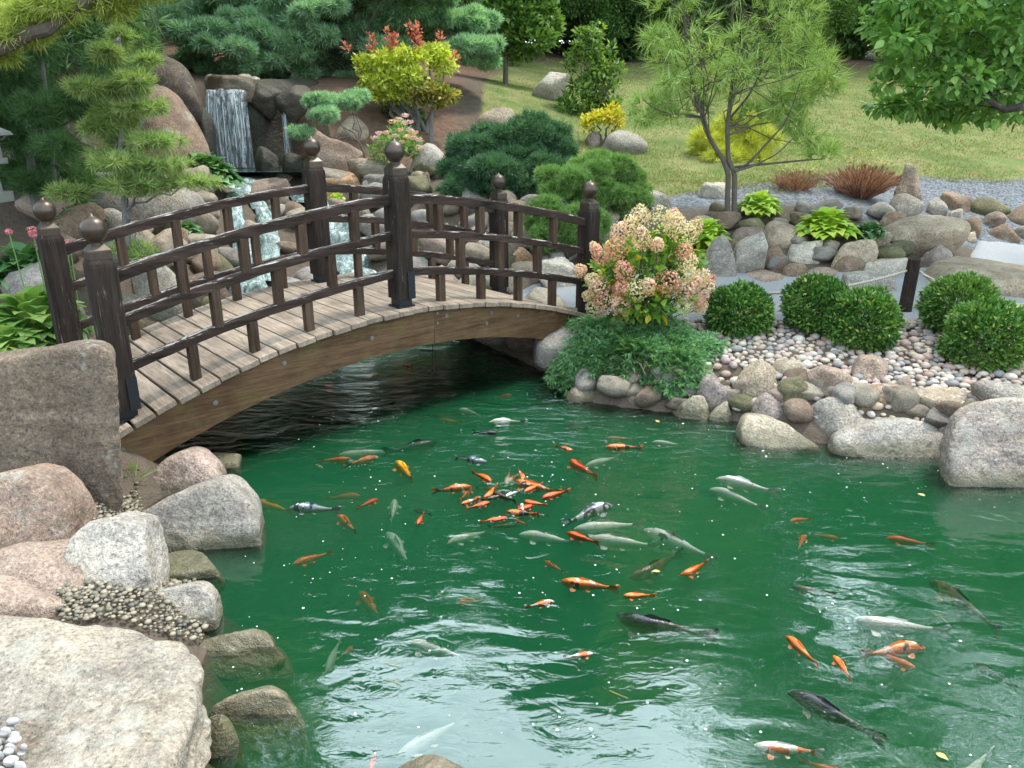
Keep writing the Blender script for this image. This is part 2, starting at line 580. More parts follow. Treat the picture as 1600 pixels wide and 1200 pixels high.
gx = axis([(-240, -40, 20), (-40, -9, 1.0), (-9, 9, 0.09), (9, 40, 1.0), (40, 241, 20)])
gy = axis([(-200, -4, 20), (-4, 1, .5), (1, 15, 0.09), (15, 32, .3), (32, 60, 2), (60, 300, 24)])
GX, GY = np.meshgrid(gx, gy, indexing='ij')
GZ = ground(GX, GY)
near_land = (sdist(GX, GY) < 0)
GZ = GZ + np.where(near_land, 0.025 * fbm(np.stack([GX.ravel(), GY.ravel(), 0 * GX.ravel()], -1), 2.2, 3, 5).reshape(GX.shape), 0)
nx_, ny_ = GX.shape
i, j = np.meshgrid(np.arange(nx_ - 1), np.arange(ny_ - 1), indexing='ij')
gq = np.stack([i * ny_ + j, (i + 1) * ny_ + j, (i + 1) * ny_ + j + 1, i * ny_ + j + 1], -1).reshape(-1, 4)
gme = mesh_np('ground', np.stack([GX, GY, GZ], -1).reshape(-1, 3), [gq], True)

# what the ground is made of: lawn, bark mulch, grey gravel, bare soil
xx, yy = GX.ravel(), GY.ravel()
wob = fbm(np.stack([xx, yy, 0 * xx], -1), 0.6, 3, 9)


def soft(v, a, b): return np.clip((v - a) / (b - a), 0, 1)


MULCH = np.array([(-3.4, 12.6), (-1.1, 12.3), (-.7, 13.4), (-1.0, 16.5), (-.6, 20), (-.4, 24), (-4, 26), (-6, 20), (-5, 14)])
GRAVEL = np.array([(-.4, 9.2), (1.2, 9.6), (1.6, 11), (1.4, 12.6), (.3, 13.2), (-.6, 12.2)])
mul = soft(sdist(xx, yy, MULCH) + .35 * wob, -.15, .2)
grv = soft(sdist(xx, yy, GRAVEL) + .3 * wob, -.1, .15)
strip = soft(yy + .4 * wob, 10.2, 10.5) * (1 - soft(yy + .3 * wob + (4 - np.clip(xx, 0, 6.6)) * .55, 11.9, 12.1)) * (xx > 1.2)
lawn = soft(yy + .5 * wob - np.clip((1.5 - xx) * 1.6, 0, 9), 10.6, 11.2) * (xx > -.6)
wood = soft(yy + 1.5 * wob + np.clip(-xx - 1, 0, 9) * 1.5, 25.5, 28)
kind = np.zeros((len(xx), 3))
kind[:, 0] = lawn * (1 - mul) * (1 - grv) * (1 - wood) * (1 - strip)
kind[:, 1] = np.maximum(mul, wood) * (1 - grv)
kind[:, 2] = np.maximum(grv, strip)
ca = gme.color_attributes.new('soil', 'FLOAT_COLOR', 'POINT')
ca.data.foreach_set('color', np.c_[kind, np.ones(len(xx))].astype(np.float32).ravel())

b = NT('ground')
at_ = b.n('ShaderNodeVertexColor', layer_name='soil')
sp = b.n('ShaderNodeSeparateColor')
b.t.links.new(at_.outputs['Color'], sp.inputs[0])
v = b.coord()
n1, n2, n3 = b.noise(v, 1.1, 5, 0.6), b.noise(v, 9, 5, 0.7), b.noise(v, 55, 3, 0.7)
soil = b.mix(n2, (0.055, 0.043, 0.032), (0.16, 0.125, 0.095))
grass = b.ramp(n1, [(0.3, (0.08, 0.125, 0.035)), (0.5, (0.14, 0.175, 0.06)), (0.7, (0.23, 0.215, 0.105))])
grass = b.mix(b.ramp(b.noise(v, 3.1, 5, .75, .6), [(.50, 0.0), (.66, .75)]), grass, (.23, .175, .10))
grass = b.mix(b.ramp(b.noise(v, 1.7, 4, .7, .3), [(.54, 0.0), (.68, .7)]), grass, (.075, .12, .03))
grass = b.mix(1.0, grass, b.ramp(n3, [(0.25, (0.6, 0.62, 0.5)), (0.75, (1.35, 1.3, 1.2))]), 'MULTIPLY')
mulch = b.mix(1.0, b.mix(n3, (0.07, 0.040, 0.028), (0.21, 0.135, 0.095)), b.ramp(n2, [(.3, .65), (.7, 1.3)]), 'MULTIPLY')
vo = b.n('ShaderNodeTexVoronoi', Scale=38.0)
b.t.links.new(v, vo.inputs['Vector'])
grav = b.mix(1.0, (0.15, 0.16, 0.175), b.ramp(b.n('ShaderNodeSeparateColor', Color=vo.outputs['Color']).outputs[0], [(0.0, 0.35), (1.0, 1.5)]), 'MULTIPLY')  # grey darkened, the overhanging tree's shade put into the colour
c = b.mix(sp.outputs[0], soil, grass)
c = b.mix(sp.outputs[1], c, mulch)
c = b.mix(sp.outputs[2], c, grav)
M['ground'] = b.principled(c, 0.95, b.bump(b.math('ADD', b.math('MULTIPLY', n3, 0.5), n2), 0.8, 0.04), 0.2)
tag(link('ground', gme, M['ground']), kind='structure')


def drape(name, poly, step, off, mat, wobble=0.0, seed=1, **kw):
    """a sheet that follows the ground inside a polygon"""
    poly = np.array(poly)
    x = np.arange(poly[:, 0].min() - step, poly[:, 0].max() + step, step)
    y = np.arange(poly[:, 1].min() - step, poly[:, 1].max() + step, step)
    X, Y = np.meshgrid(x, y, indexing='ij')
    sd_ = sdist(X, Y, poly)
    if wobble: sd_ = sd_ + wobble * fbm(np.stack([X.ravel(), Y.ravel(), 0 * X.ravel()], -1), 2.5, 3, seed).reshape(X.shape)
    Z = ground(X, Y) + off + np.where(sd_ > 0, 0.0, sd_ * 1.0)
    a, b_ = X.shape
    i, j = np.meshgrid(np.arange(a - 1), np.arange(b_ - 1), indexing='ij')
    keep = (sd_ > -step * 2.2)
    keep = keep[:-1, :-1] & keep[1:, :-1] & keep[1:, 1:] & keep[:-1, 1:]
    q = np.stack([i * b_ + j, (i + 1) * b_ + j, (i + 1) * b_ + j + 1, i * b_ + j + 1], -1)[keep]
    used, inv = np.unique(q, return_inverse=True)
    me = mesh_np(name, np.stack([X, Y, Z], -1).reshape(-1, 3)[used], [inv.reshape(q.shape)], True)
    return tag(link(name, me, mat), **kw)


b = NT('asphalt')
v = b.coord()
n1, n2 = b.noise(v, 0.9, 5, 0.65), b.noise(v, 140, 3, 0.8)
c = b.mix(n1, (0.20, 0.205, 0.215), (0.31, 0.31, 0.315))
c = b.mix(1.0, c, b.ramp(n2, [(0.3, 0.62), (0.7, 1.35)]), 'MULTIPLY')
M['asphalt'] = b.principled(c, 0.9, b.bump(n2, 0.5, 0.006), 0.3)
drape('path', [(.75, 7.55), (1.1, 7.05), (1.9, 7.0), (3.4, 7.05), (5, 6.9), (8, 6.7), (16, 6.5), (16, 11), (9, 10.9), (6.4, 10.6), (5.5, 9.2), (4.2, 8.75), (2.4, 8.75), (1.2, 8.7), (.4, 8.7), (-.1, 8.25)],
      0.07, 0.035, M['asphalt'], 0.05, 3, kind='structure')

# ------------------------------------------------------------------ pond water: a clear rippled skin, and the green murk below it
b = NT('water_surface')
v = b.pos()
rip = b.n('ShaderNodeVectorMath', operation='DISTANCE')
b.t.links.new(v, rip.inputs[0])
rip.inputs[1].default_value = (0.05, 4.3, 0.0)
dist = rip.outputs['Value']
warp = b.noise(v, 2.0, 3, 0.5)
rings = b.math('SINE', b.math('ADD', b.math('MULTIPLY', dist, 42.0), b.math('MULTIPLY', warp, 22.0)))
ringfade = b.ramp(dist, [(0.0, 1.0), (0.5, 0.55), (1.0, 0.08)])
w1 = b.noise(b.scaled(v, (1.9, 3.4, 1)), 1.0, 1, 0.4, 1.3)
w2 = b.noise(b.scaled(v, (6.5, 13, 1)), 1.0, 3, 0.55, 1.2)
w3 = b.noise(b.scaled(v, (16, 30, 1), (3, 5, 0)), 1.0, 2, 0.5, 0.8)
# the water is rougher where it runs in under the bridge
sepp = b.n('ShaderNodeSeparateXYZ')
b.t.links.new(v, sepp.inputs[0])
chop = b.ramp(b.math('MULTIPLY', sepp.outputs['Y'], 0.1), [(0.26, 0.215), (0.44, 0.28), (0.60, 0.95)])
h = b.math('ADD', b.math('MULTIPLY', w1, b.math('MULTIPLY', chop, 0.50)), b.math('MULTIPLY', b.math('MULTIPLY', w2, 0.26), b.math('SUBTRACT', chop, 0.14)))
h = b.math('ADD', h, b.math('MULTIPLY', b.math('MULTIPLY', w3, 0.07), b.math('SUBTRACT', chop, 0.16)))
h = b.math('ADD', h, b.math('MULTIPLY', b.math('MULTIPLY', rings, ringfade), 0.010))
nrm = b.bump(h, 1.0, 0.085)
fr = b.n('ShaderNodeFresnel', IOR=1.85)
b.t.links.new(nrm, fr.inputs['Normal'])
tr = b.n('ShaderNodeBsdfTransparent')
tr.inputs['Color'].default_value = (0.97, 0.985, 0.975, 1)
gl = b.n('ShaderNodeBsdfGlossy')
gl.inputs['Roughness'].default_value = 0.015
b.t.links.new(nrm, gl.inputs['Normal'])
ms = b.n('ShaderNodeMixShader')
b.t.links.new(fr.outputs[0], ms.inputs[0])
b.t.links.new(tr.outputs[0], ms.inputs[1])
b.t.links.new(gl.outputs[0], ms.inputs[2])
b.t.links.new(ms.outputs[0], b.out.inputs['Surface'])
M['water'] = b.m
wpoly = [(-4.6, 1.2), (8.3, .2), (8.3, 4.6), (3.2, 6.4), (.9, 7.6), (-.3, 9.6), (-2.2, 9.95), (-4.6, 9.4)]
me = mesh_np('water', np.array([(x, y, 0.0) for x, y in wpoly]), [np.array([list(range(len(wpoly)))])])
tag(link('water', me, M['water']), kind='structure')

b = NT('water_murk')
pv = b.n('ShaderNodeVolumeScatter')
pv.inputs['Color'].default_value = (0.055, 0.365, 0.18, 1)
pv.inputs['Density'].default_value = 4.4
pv.inputs['Anisotropy'].default_value = 0.0
ab = b.n('ShaderNodeVolumeAbsorption')
ab.inputs['Color'].default_value = (0.055, 0.365, 0.18, 1)
ab.inputs['Density'].default_value = 4.4
ad = b.n('ShaderNodeAddShader')
b.t.links.new(pv.outputs[0], ad.inputs[0])
b.t.links.new(ab.outputs[0], ad.inputs[1])
b.t.links.new(ad.outputs[0], b.out.inputs['Volume'])
M['murk'] = b.m
n_ = len(wpoly)
V = np.array([(x * .999, y, -0.004) for x, y in wpoly] + [(x * .999, y, -1.4) for x, y in wpoly])
side = np.array([(k + n_, (k + 1) % n_ + n_, (k + 1) % n_, k) for k in range(n_)])
me = mesh_np('murk', V, [side, np.arange(n_)[None, :], (np.arange(n_) + n_)[None, ::-1]])
tag(link('murky_water', me, M['murk']), kind='structure')
# ------------------------------------------------------------------ rocks
def ico(level):
    bm = bmesh.new()
    bmesh.ops.create_icosphere(bm, subdivisions=level, radius=1)
    bm.verts.ensure_lookup_table()
    V = np.array([v.co[:] for v in bm.verts])
    F = np.array([[v.index for v in f.verts] for f in bm.faces])
    bm.free()
    return V / np.linalg.norm(V, axis=1, keepdims=True), F


ICO = {k: ico(k) for k in (2, 3, 4, 5, 6)}


def radial(D, N, O, k):
    q = np.maximum(0, D @ N.T) / O[None, :]
    return 1.0 / (np.sum(q ** k, axis=1) ** (1.0 / k))


def rock_mesh(name, w, d, h, shape, seed, level, yaw=0.0, rough=1.0):
    D, F = ICO[level]
    g = np.random.default_rng(seed)
    n = {'round': 26, 'angular': 13, 'block': 10, 'slab': 12}[shape]
    N = g.normal(size=(n, 3))
    if shape in ('block', 'slab'):
        N = np.concatenate([np.array([(1, 0, .06), (-1, .1, 0), (0, 1, .05), (.1, -1, .12), (.04, .05, 1), (0, 0, -1)]) + g.normal(size=(6, 3)) * .1, N])
    N /= np.linalg.norm(N, axis=1, keepdims=True)
    O = g.uniform(.8, 1.08, len(N))
    if shape in ('block', 'slab'): O[6:] = g.uniform(1.02, 1.3, n); O[:6] = g.uniform(.85, 1, 6)
    k = {'round': 7, 'angular': 15, 'block': 13, 'slab': 14}[shape]
    r = radial(D, N, O, k)
    V = D * r[:, None]
    ext = np.array((w, d, h)) / 2
    cs, sn = math.cos(yaw), math.sin(yaw)
    V = np.stack([V[:, 0] * cs - V[:, 1] * sn, V[:, 0] * sn + V[:, 1] * cs, V[:, 2]], -1)
    for a in range(3):
        lo, hi = V[:, a].min(), V[:, a].max()
        V[:, a] = ((V[:, a] - lo) / (hi - lo) * 2 - 1) * ext[a]
    m = min(w, d, h)
    amp = {'round': .035, 'angular': .06, 'block': .05, 'slab': .05}[shape] * rough
    V = V + D * (m * (amp * 2.0 * fbm(V / m, 1.3, 4, seed + 1) + amp * .8 * fbm(V / m, 5, 4, seed + 2, .6)))[:, None]
    if shape in ('slab', 'angular', 'block'):
        lay = fbm(np.stack([V[:, 0] * .5, V[:, 1] * .5, V[:, 2] * 3.5], -1) / m, 1.6, 3, seed + 3)
        V = V + D * (m * .05 * lay * rough)[:, None]
    return mesh_np(name, V, [F], True)


TONE = {'slabtone': (.27, .252, .225), 'black': (.035, .033, .03), 'rust': (.25, .19, .16), 'blush': (.36, .295, .275), 'umber': (.175, .142, .115), 'grey': (.27, .262, .252), 'pinkgrey': (.33, .295, .28), 'pink': (.30, .24, .21), 'tan': (.33, .285, .23), 'brown': (.22, .165, .13), 'dark': (.115, .10, .09), 'white': (.43, .415, .39),  # black: cave shade put into the rock colour
        'cream': (.355, .325, .27), 'orange': (.40, .26, .165), 'mauve': (.29, .255, .255), 'moss': (.15, .15, .085), 'palegrey': (.33, .323, .312)}
_seed = [100]


def rock(bbox, tone, label, shape='round', Y=None, dr=.85, sink=.25, level=4, yaw=None, group=None, name='rock', mat=None, rough=1.0, cat='rock'):
    """a rock that covers the given rectangle of the photograph, standing where its foot meets the ground"""
    x0, y0, x1, y1 = bbox
    _seed[0] += 7
    cx = (x0 + x1) / 2
    if Y is None:
        hp = hit(cx, y1 - (y1 - y0) * .06)
        t0 = opt(hp)
        Y = hp[1] + dr * (x1 - x0) * t0 / FPX * .42
    c = at(cx, (y0 + y1) / 2, Y=Y)
    t = opt(c)
    w_, ha = (x1 - x0) * t / FPX, (y1 - y0) * t / FPX
    dep = math.atan2(CAMH - c[2], c[1])
    d = dr * w_
    h = math.sqrt(max(ha ** 2 - (d * math.sin(dep)) ** 2, (.4 * ha) ** 2)) / max(.6, math.cos(dep))
    hs = h * (1 + sink)
    me = rock_mesh(name, w_, d, hs, shape, _seed[0], level, (yaw if yaw is not None else (_seed[0] * .37) % 6.28), rough)
    o = link(name, me, mat or M['rock'], None, (c[0], c[1], c[2] - (hs - h) / 2))
    t3 = np.array(TONE[tone]) * (0.92 + 0.16 * ((_seed[0] * .618) % 1))
    o.color = (t3[0] * 1.02, t3[1], t3[2] * .96, 1)
    return tag(o, label, cat, group)


def hull_rock(name, pts, tone, label, level=6, k=16, seed=5, amp=.02, lay=.02, cat='boulder'):
    pts = np.array(pts)
    c = pts.mean(0)
    bm = bmesh.new()
    for p in pts: bm.verts.new(p - c)
    bmesh.ops.convex_hull(bm, input=bm.verts)
    bmesh.ops.dissolve_limit(bm, angle_limit=R(9), verts=bm.verts, edges=bm.edges)
    bm.normal_update()
    N = np.array([f.normal[:] for f in bm.faces])
    O = np.array([abs(f.normal.dot(f.calc_center_median())) for f in bm.faces])
    bm.free()
    D, F = ICO[level]
    r = radial(D, N, np.maximum(O, .02), k)
    V = D * r[:, None]
    V = V + D * (amp * 2 * fbm(V, 2.2, 4, seed) + amp * fbm(V, 8, 5, seed + 3, .65) + lay * fbm(V * np.array((1, 1, 4.0)), 3.5, 4, seed + 8))[:, None]
    o = link(name, mesh_np(name, V, [F], True), M['rock'], None, c)
    t3 = TONE[tone]
    o.color = (t3[0] * 1.02, t3[1], t3[2] * .97, 1)
    return tag(o, label, cat)


# the tall flat-faced boulder by the bridge head
fr_ = [(-190, 585), (40, 552), (150, 540), (182, 556), (188, 660), (193, 800), (150, 830), (-190, 830)]
pts = [at(x, y, Y=3.72 + (830 - y) / 290 * .14) for x, y in fr_]
pts += [p + np.array((-.20, .34, -.05)) for p in pts]
hull_rock('boulder', pts, 'umber', 'tall flat-faced brown granite boulder beside the bridge head post', seed=21, amp=.024, lay=.022, k=26)
# the broad pale slab
top = [(-160, 940), (60, 958), (200, 978), (292, 1002), (322, 1040), (326, 1090), (312, 1140), (262, 1215), (120, 1330), (-260, 1330)]
pts = [at(x, y, z=.38 + .03 * math.sin(k * 2)) for k, (x, y) in enumerate(top)]
pts += [p * np.array((1, 1, 0)) + np.array((-.02, 0, -.22)) for p in pts]
hull_rock('boulder', pts, 'slabtone', 'broad pale flat-topped slab overhanging the pond edge', seed=33, amp=.024, lay=.042, k=22)

def outline_rock(outline, tone, label, lean=.25, depth=.3, k=16, amp=.02, lay=.015, level=6, seed=1, sink=.2, Yadd=0.0):
    """a rock with a given front outline, leaning back, with its own depth and a foot below ground or water"""
    o_ = np.array(outline, float)
    yb, yt = o_[:, 1].max(), o_[:, 1].min()
    Yb = hit(o_[:, 0].mean(), yb - 2)[1] + Yadd
    pts = [at(x, y, Y=Yb + lean * (yb - y) / (yb - yt)) for x, y in o_]
    c = np.mean(pts, axis=0)
    pts += [c + (p - c) * np.array((.8, 1, .8)) + np.array((0, depth, -.04)) for p in pts]
    pts += [p + np.array((0, .02, -sink)) for p in pts if p[2] < c[2]]
    return hull_rock('rock', pts, tone, label, level, k, seed, amp, lay, 'rock')


outline_rock([(-70, 760), (0, 737), (40, 735), (85, 765), (113, 800), (108, 835), (60, 868), (0, 873), (-70, 870)], 'rust', 'smooth rust-pink boulder against the foot of the tall flat-faced boulder', .22, .3, 12, .012, .006, seed=41)
outline_rock([(-50, 880), (0, 862), (95, 857), (126, 862), (131, 932), (60, 952), (-50, 952)], 'pink', 'flat pinkish rock below the smooth rust-pink boulder', .3, .2, 18, .016, .015, seed=42)
outline_rock([(96, 858), (112, 832), (150, 812), (185, 808), (226, 820), (230, 850), (232, 890), (215, 916), (165, 933), (132, 926)], 'palegrey', 'pale grey blocky rock with veined top between pink rocks and pond', .26, .22, 15, .018, .015, seed=43)
outline_rock([(212, 800), (218, 760), (235, 728), (265, 706), (290, 702), (325, 720), (346, 752), (340, 800), (260, 812)], 'blush', 'pale pink domed rock behind the dark grey wedge at the waterline', .2, .3, 9, .012, .006, seed=44, Yadd=.2)
outline_rock([(200, 812), (240, 788), (285, 772), (340, 751), (376, 765), (402, 800), (406, 834), (335, 856), (250, 873), (232, 868)], 'grey', 'dark speckled grey wedge rock leaning on the pale pink dome', .22, .28, 15, .014, .012, seed=45)
outline_rock([(196, 952), (215, 930), (290, 908), (312, 906), (342, 928), (337, 948), (282, 982), (225, 987)], 'palegrey', 'pointed pale grey rock with brown face standing in the shallows', .16, .12, 18, .014, .014, seed=46)
outline_rock([(300, 1002), (340, 992), (402, 984), (432, 998), (450, 1030), (402, 1062), (350, 1078), (306, 1072)], 'tan', 'layered pale tan rock jutting into the pond beside the broad slab', .18, .12, 18, .018, .04, seed=47, Yadd=.10)
outline_rock([(318, 1112), (360, 1086), (420, 1077), (456, 1094), (484, 1150), (474, 1184), (380, 1186), (328, 1150)], 'tan', 'rounded pale rock half under water below the layered tan rock', .12, .10, 14, .018, .02, seed=48, Yadd=.13)
outline_rock([(1302, 692), (1330, 668), (1400, 652), (1450, 658), (1488, 680), (1485, 718), (1420, 724), (1320, 712)], 'palegrey', 'long pale oval boulder with dark wet foot in the pond', .22, .3, 13, .016, .015, seed=49)
outline_rock([(1483, 690), (1500, 655), (1535, 628), (1600, 616), (1720, 610), (1740, 770), (1560, 765), (1488, 752)], 'pinkgrey', 'huge pink-grey flat-sided boulder standing in the pond', .3, .22, 19, .014, .02, seed=50)
outline_rock([(1153, 672), (1168, 650), (1215, 655), (1268, 690), (1290, 702), (1200, 703), (1160, 690)], 'cream', 'cream wedge rock with its foot in the pond', .2, .25, 16, .014, .012, level=5, seed=51)

for a in [
    ((236, 862, 358, 918), 'moss', 'low olive rock awash below the speckled grey wedge', 'slab', 5),
    ((300, 1122, 374, 1196), 'moss', 'small olive rounded stone wedged against the slab edge in the water', 'round', 5),
    ((-40, 905, 108, 988), 'pink', 'pinkish grey rock at the back edge of the broad slab', 'round', 5),
    ((300, 706, 380, 738), 'tan', 'low tan rock awash in the shade under the bridge end', 'slab', 4),
    ((590, 1188, 740, 1260), 'pink', 'pinkish rock tip at the near edge of the pond', 'round', 5),
]:
    rock(a[0], a[1], a[2], a[3], level=a[4], sink=.45, dr=.7, cat='rock')

for a in [
    ((884, 602, 933, 632), 'tan', 'small tan stone in the water at the tip of the juniper', 'round', 5),
    ((975, 606, 1024, 642), 'grey', 'greyish stone half hidden under the juniper fringe at the waterline', 'round', 5),
    ((1045, 612, 1114, 660), 'cream', 'cream sloping rock at the end of the juniper with its foot in water', 'angular', 5),
    ((1107, 628, 1149, 662), 'cream', 'small pointed cream rock dipping into the pond', 'angular', 5),
    ((1088, 584, 1156, 642), 'mauve', 'rounded mauve-grey boulder above the small pointed cream rock', 'round', 5),
    ((1151, 566, 1233, 630), 'tan', 'rounded tan boulder with rusty stains on the pebble bank', 'round', 5),
    ((1117, 555, 1166, 592), 'brown', 'small brown rock between the juniper and the rusty tan boulder', 'angular', 4),
    ((1204, 561, 1261, 590), 'cream', 'smooth cream oval cobble above the rusty tan boulder', 'round', 4),
    ((1231, 584, 1263, 610), 'cream', 'small blocky cream cobble below the cream oval cobble', 'round', 4),
    ((1178, 611, 1256, 660), 'mauve', 'reddish grey streaked rock behind the cream wedge at the waterline', 'round', 5),
    ((1244, 598, 1292, 636), 'tan', 'small rusty tan rock by a green weed on the bank', 'angular', 4),
    ((1256, 567, 1333, 616), 'pink', 'lichen-speckled pinkish rock sunk in the pebbles', 'round', 5),
    ((1327, 555, 1398, 600), 'pink', 'angular pink ridge-shaped rock among the pebbles', 'angular', 5),
    ((1328, 594, 1413, 650), 'brown', 'half grey half brown boulder above the long pale oval boulder', 'round', 5),
    ((1263, 622, 1361, 688), 'grey', 'smooth grey-tan boulder between cream wedge and long oval boulder', 'round', 5),
    ((1411, 604, 1514, 660), 'tan', 'knobbly layered tan rock above the long oval boulder', 'slab', 5),
    ((1391, 586, 1426, 620), 'pink', 'small pink round stone above the knobbly tan rock', 'round', 4),
    ((1456, 650, 1502, 692), 'mauve', 'small grey stone wedged beside the huge pink-grey boulder', 'round', 4),
    ((1514, 588, 1625, 645), 'grey', 'grey rough rock behind the huge pink-grey boulder', 'round', 5),
]:
    rock(a[0], a[1], a[2], a[3], level=a[4], sink=.4, dr=.8, cat='rock')

for a in [
    ((1098, 366, 1150, 442), 'grey', 'smooth grey boulder beside the hydrangea at the path edge', 'round', 5),
    ((1140, 364, 1196, 438), 'palegrey', 'pale upright split rock against the smooth grey boulder', 'angular', 5),
    ((1190, 384, 1226, 428), 'brown', 'small reddish brown rock next to the split pale rock', 'round', 4),
    ((1227, 377, 1289, 417), 'white', 'whitish blocky rock in the wall below the yellow-green hosta', 'block', 5),
    ((1221, 411, 1259, 442), 'brown', 'round brown stone under the whitish blocky rock', 'round', 4),
    ((1184, 346, 1264, 388), 'tan', 'broad tan rock below the thin pine trunk', 'round', 4),
    ((1298, 374, 1364, 430), 'tan', 'tan-grey boulder right below the dark green hosta', 'round', 5),
    ((1304, 399, 1352, 432), 'brown', 'smooth brown stone in front of the tan-grey boulder', 'round', 4),
    ((1240, 419, 1312, 446), 'pink', 'flat pinkish stone at the foot of the wall beside the path', 'round', 4),
    ((1358, 338, 1506, 404), 'tan', 'very broad tan slab-sided boulder in the rock wall behind the bollard', 'round', 5),
    ((1344, 360, 1387, 392), 'tan', 'small angular tan rock beside the dark green hosta', 'angular', 4),
    ((1366, 329, 1412, 364), 'brown', 'reddish angular rock above the dark green hosta', 'angular', 4),
    ((1387, 302, 1441, 350), 'grey', 'rounded grey rock at the foot of the upright stone', 'round', 5),
    ((1388, 257, 1440, 338), 'pink', 'upright pink standing stone beside the red barberry', 'angular', 5),
    ((1312, 424, 1402, 464), 'palegrey', 'pale low rock behind the bollard at the path edge', 'slab', 5),
    ((1338, 404, 1424, 440), 'white', 'white rock above the pale low rock behind the bollard', 'slab', 4),
    ((1428, 384, 1487, 428), 'mauve', 'striped grey rock with a rusty end beside the bollard top', 'angular', 5),
    ((1449, 309, 1480, 340), 'palegrey', 'small pale lichened rock beside the upright stone', 'round', 4),
    ((1464, 301, 1524, 332), 'brown', 'flat brown rock lying across two others near the gravel', 'slab', 4),
    ((1511, 309, 1584, 342), 'moss', 'long mossy dark rock under the overhanging green tree', 'round', 4),
    ((1481, 326, 1506, 352), 'palegrey', 'small pale square stone between brown rocks', 'block', 4),
    ((1534, 329, 1570, 360), 'pink', 'reddish angular rock beneath the long mossy rock', 'angular', 4),
    ((1576, 318, 1640, 358), 'brown', 'rounded brown rock at the end of the mossy rock', 'round', 4),
    ((1500, 339, 1536, 374), 'brown', 'dull brown rock with a pale chip at its foot', 'round', 4),
    ((1537, 350, 1587, 378), 'brown', 'smooth brown rock on the path edge under the reddish rock', 'round', 4),
    ((1589, 350, 1650, 380), 'grey', 'grey rock at the path edge beyond the smooth brown rock', 'round', 4),
    ((1500, 362, 1524, 380), 'tan', 'tiny tan chip stone leaning on the dull brown rock', 'angular', 3),
    ((1160, 424, 1228, 446), 'pink', 'low pink stone at the path edge below the reddish brown rock', 'slab', 4),
    ((1008, 297, 1050, 330), 'palegrey', 'pale rounded rock behind the hydrangea', 'round', 4),
    ((1093, 284, 1142, 312), 'white', 'pale flat rock behind the bright hosta by the pine trunk', 'slab', 4),
    ((798, 388, 848, 428), 'orange', 'rusty orange rock seen through the bridge railing', 'round', 4),
    ((832, 404, 904, 458), 'white', 'white rock behind the end bay of the bridge railing', 'angular', 5),
    ((742, 368, 804, 404), 'grey', 'grey rock above the rusty orange rock behind the railing', 'round', 4),
    ((700, 420, 790, 462), 'cream', 'cream rock low behind the railing near the far bridge end', 'angular', 4),
    ((831, 112, 889, 160), 'white', 'whitish angular rock alone high on the lawn', 'angular', 5),
    ((737, 169, 804, 202), 'tan', 'tan bread-shaped rock on the slope above the dark spruce mound', 'round', 5),
    ((942, 203, 1012, 244), 'grey', 'grey domed rock on the lawn under the small yellow shrub', 'round', 5),
    ((914, 206, 943, 229), 'mauve', 'small mauve stone beside the grey domed rock', 'round', 4),
    ((483, 199, 584, 274), 'pink', 'large pink-grey sloping boulder beyond the bridge crown', 'angular', 5),
    ((638, 224, 702, 284), 'white', 'whitish rounded boulder between pink sedum and dark spruce', 'round', 5),
    ((516, 183, 588, 222), 'tan', 'tan rock behind the large pink-grey sloping boulder', 'round', 4),
    ((542, 249, 624, 284), 'tan', 'flat tan rock below the pink sedum', 'slab', 4),
    ((494, 271, 575, 308), 'orange', 'rusty tan block right above the bridge crown railing', 'block', 4),
    ((568, 277, 614, 310), 'palegrey', 'pale bluish stone beside the rusty tan block', 'angular', 4),
    ((648, 269, 672, 298), 'brown', 'small brown stone by the crown post finial', 'round', 3),
    ((384, 278, 458, 320), 'pink', 'pinkish white rock at the head of the cascade', 'angular', 4),
    ((430, 269, 460, 288), 'cream', 'small cream stone at the lip of the upper pool', 'round', 3),
    ((222, 84, 323, 176), 'dark', 'big dark leaning boulder beside the waterfall lip', 'round', 5),
    ((150, 142, 322, 262), 'brown', 'very large brown boulder below the dark leaning boulder', 'round', 5),
    ((122, 84, 200, 140), 'pink', 'pale pink boulder behind the yellow-green spruce top', 'round', 4),
    ((16, 208, 142, 316), 'grey', 'large grey-brown boulder beside the stone lantern', 'round', 5),
    ((136, 263, 304, 356), 'grey', 'wide smooth grey boulder under the yellow-green spruce', 'round', 5),
    ((58, 318, 160, 382), 'brown', 'brown rock behind the first bridge post finials', 'round', 4),
    ((143, 324, 214, 372), 'grey', 'grey rock between the brown rock and the wide smooth boulder', 'round', 4),
    ((60, 464, 140, 562), 'mauve', 'lavender-grey boulder framed by the lower rails of the bridge', 'round', 5),
    ((178, 396, 286, 492), 'palegrey', 'big pale grey boulder seen between the rails', 'round', 5),
    ((298, 392, 368, 444), 'moss', 'mossy round boulder beside the cascade', 'round', 4),
    ((186, 498, 228, 534), 'moss', 'greenish stone at the far edge of the bridge deck', 'round', 4),
    ((166, 366, 246, 420), 'palegrey', 'pale sloping rock at the foot of the spruce trunk', 'angular', 4),
    ((248, 358, 300, 396), 'brown', 'reddish brown rock under the dark hosta by the cascade', 'angular', 4),
]:
    rock(a[0], a[1], a[2], a[3], level=a[4], sink=.35, dr=.8)

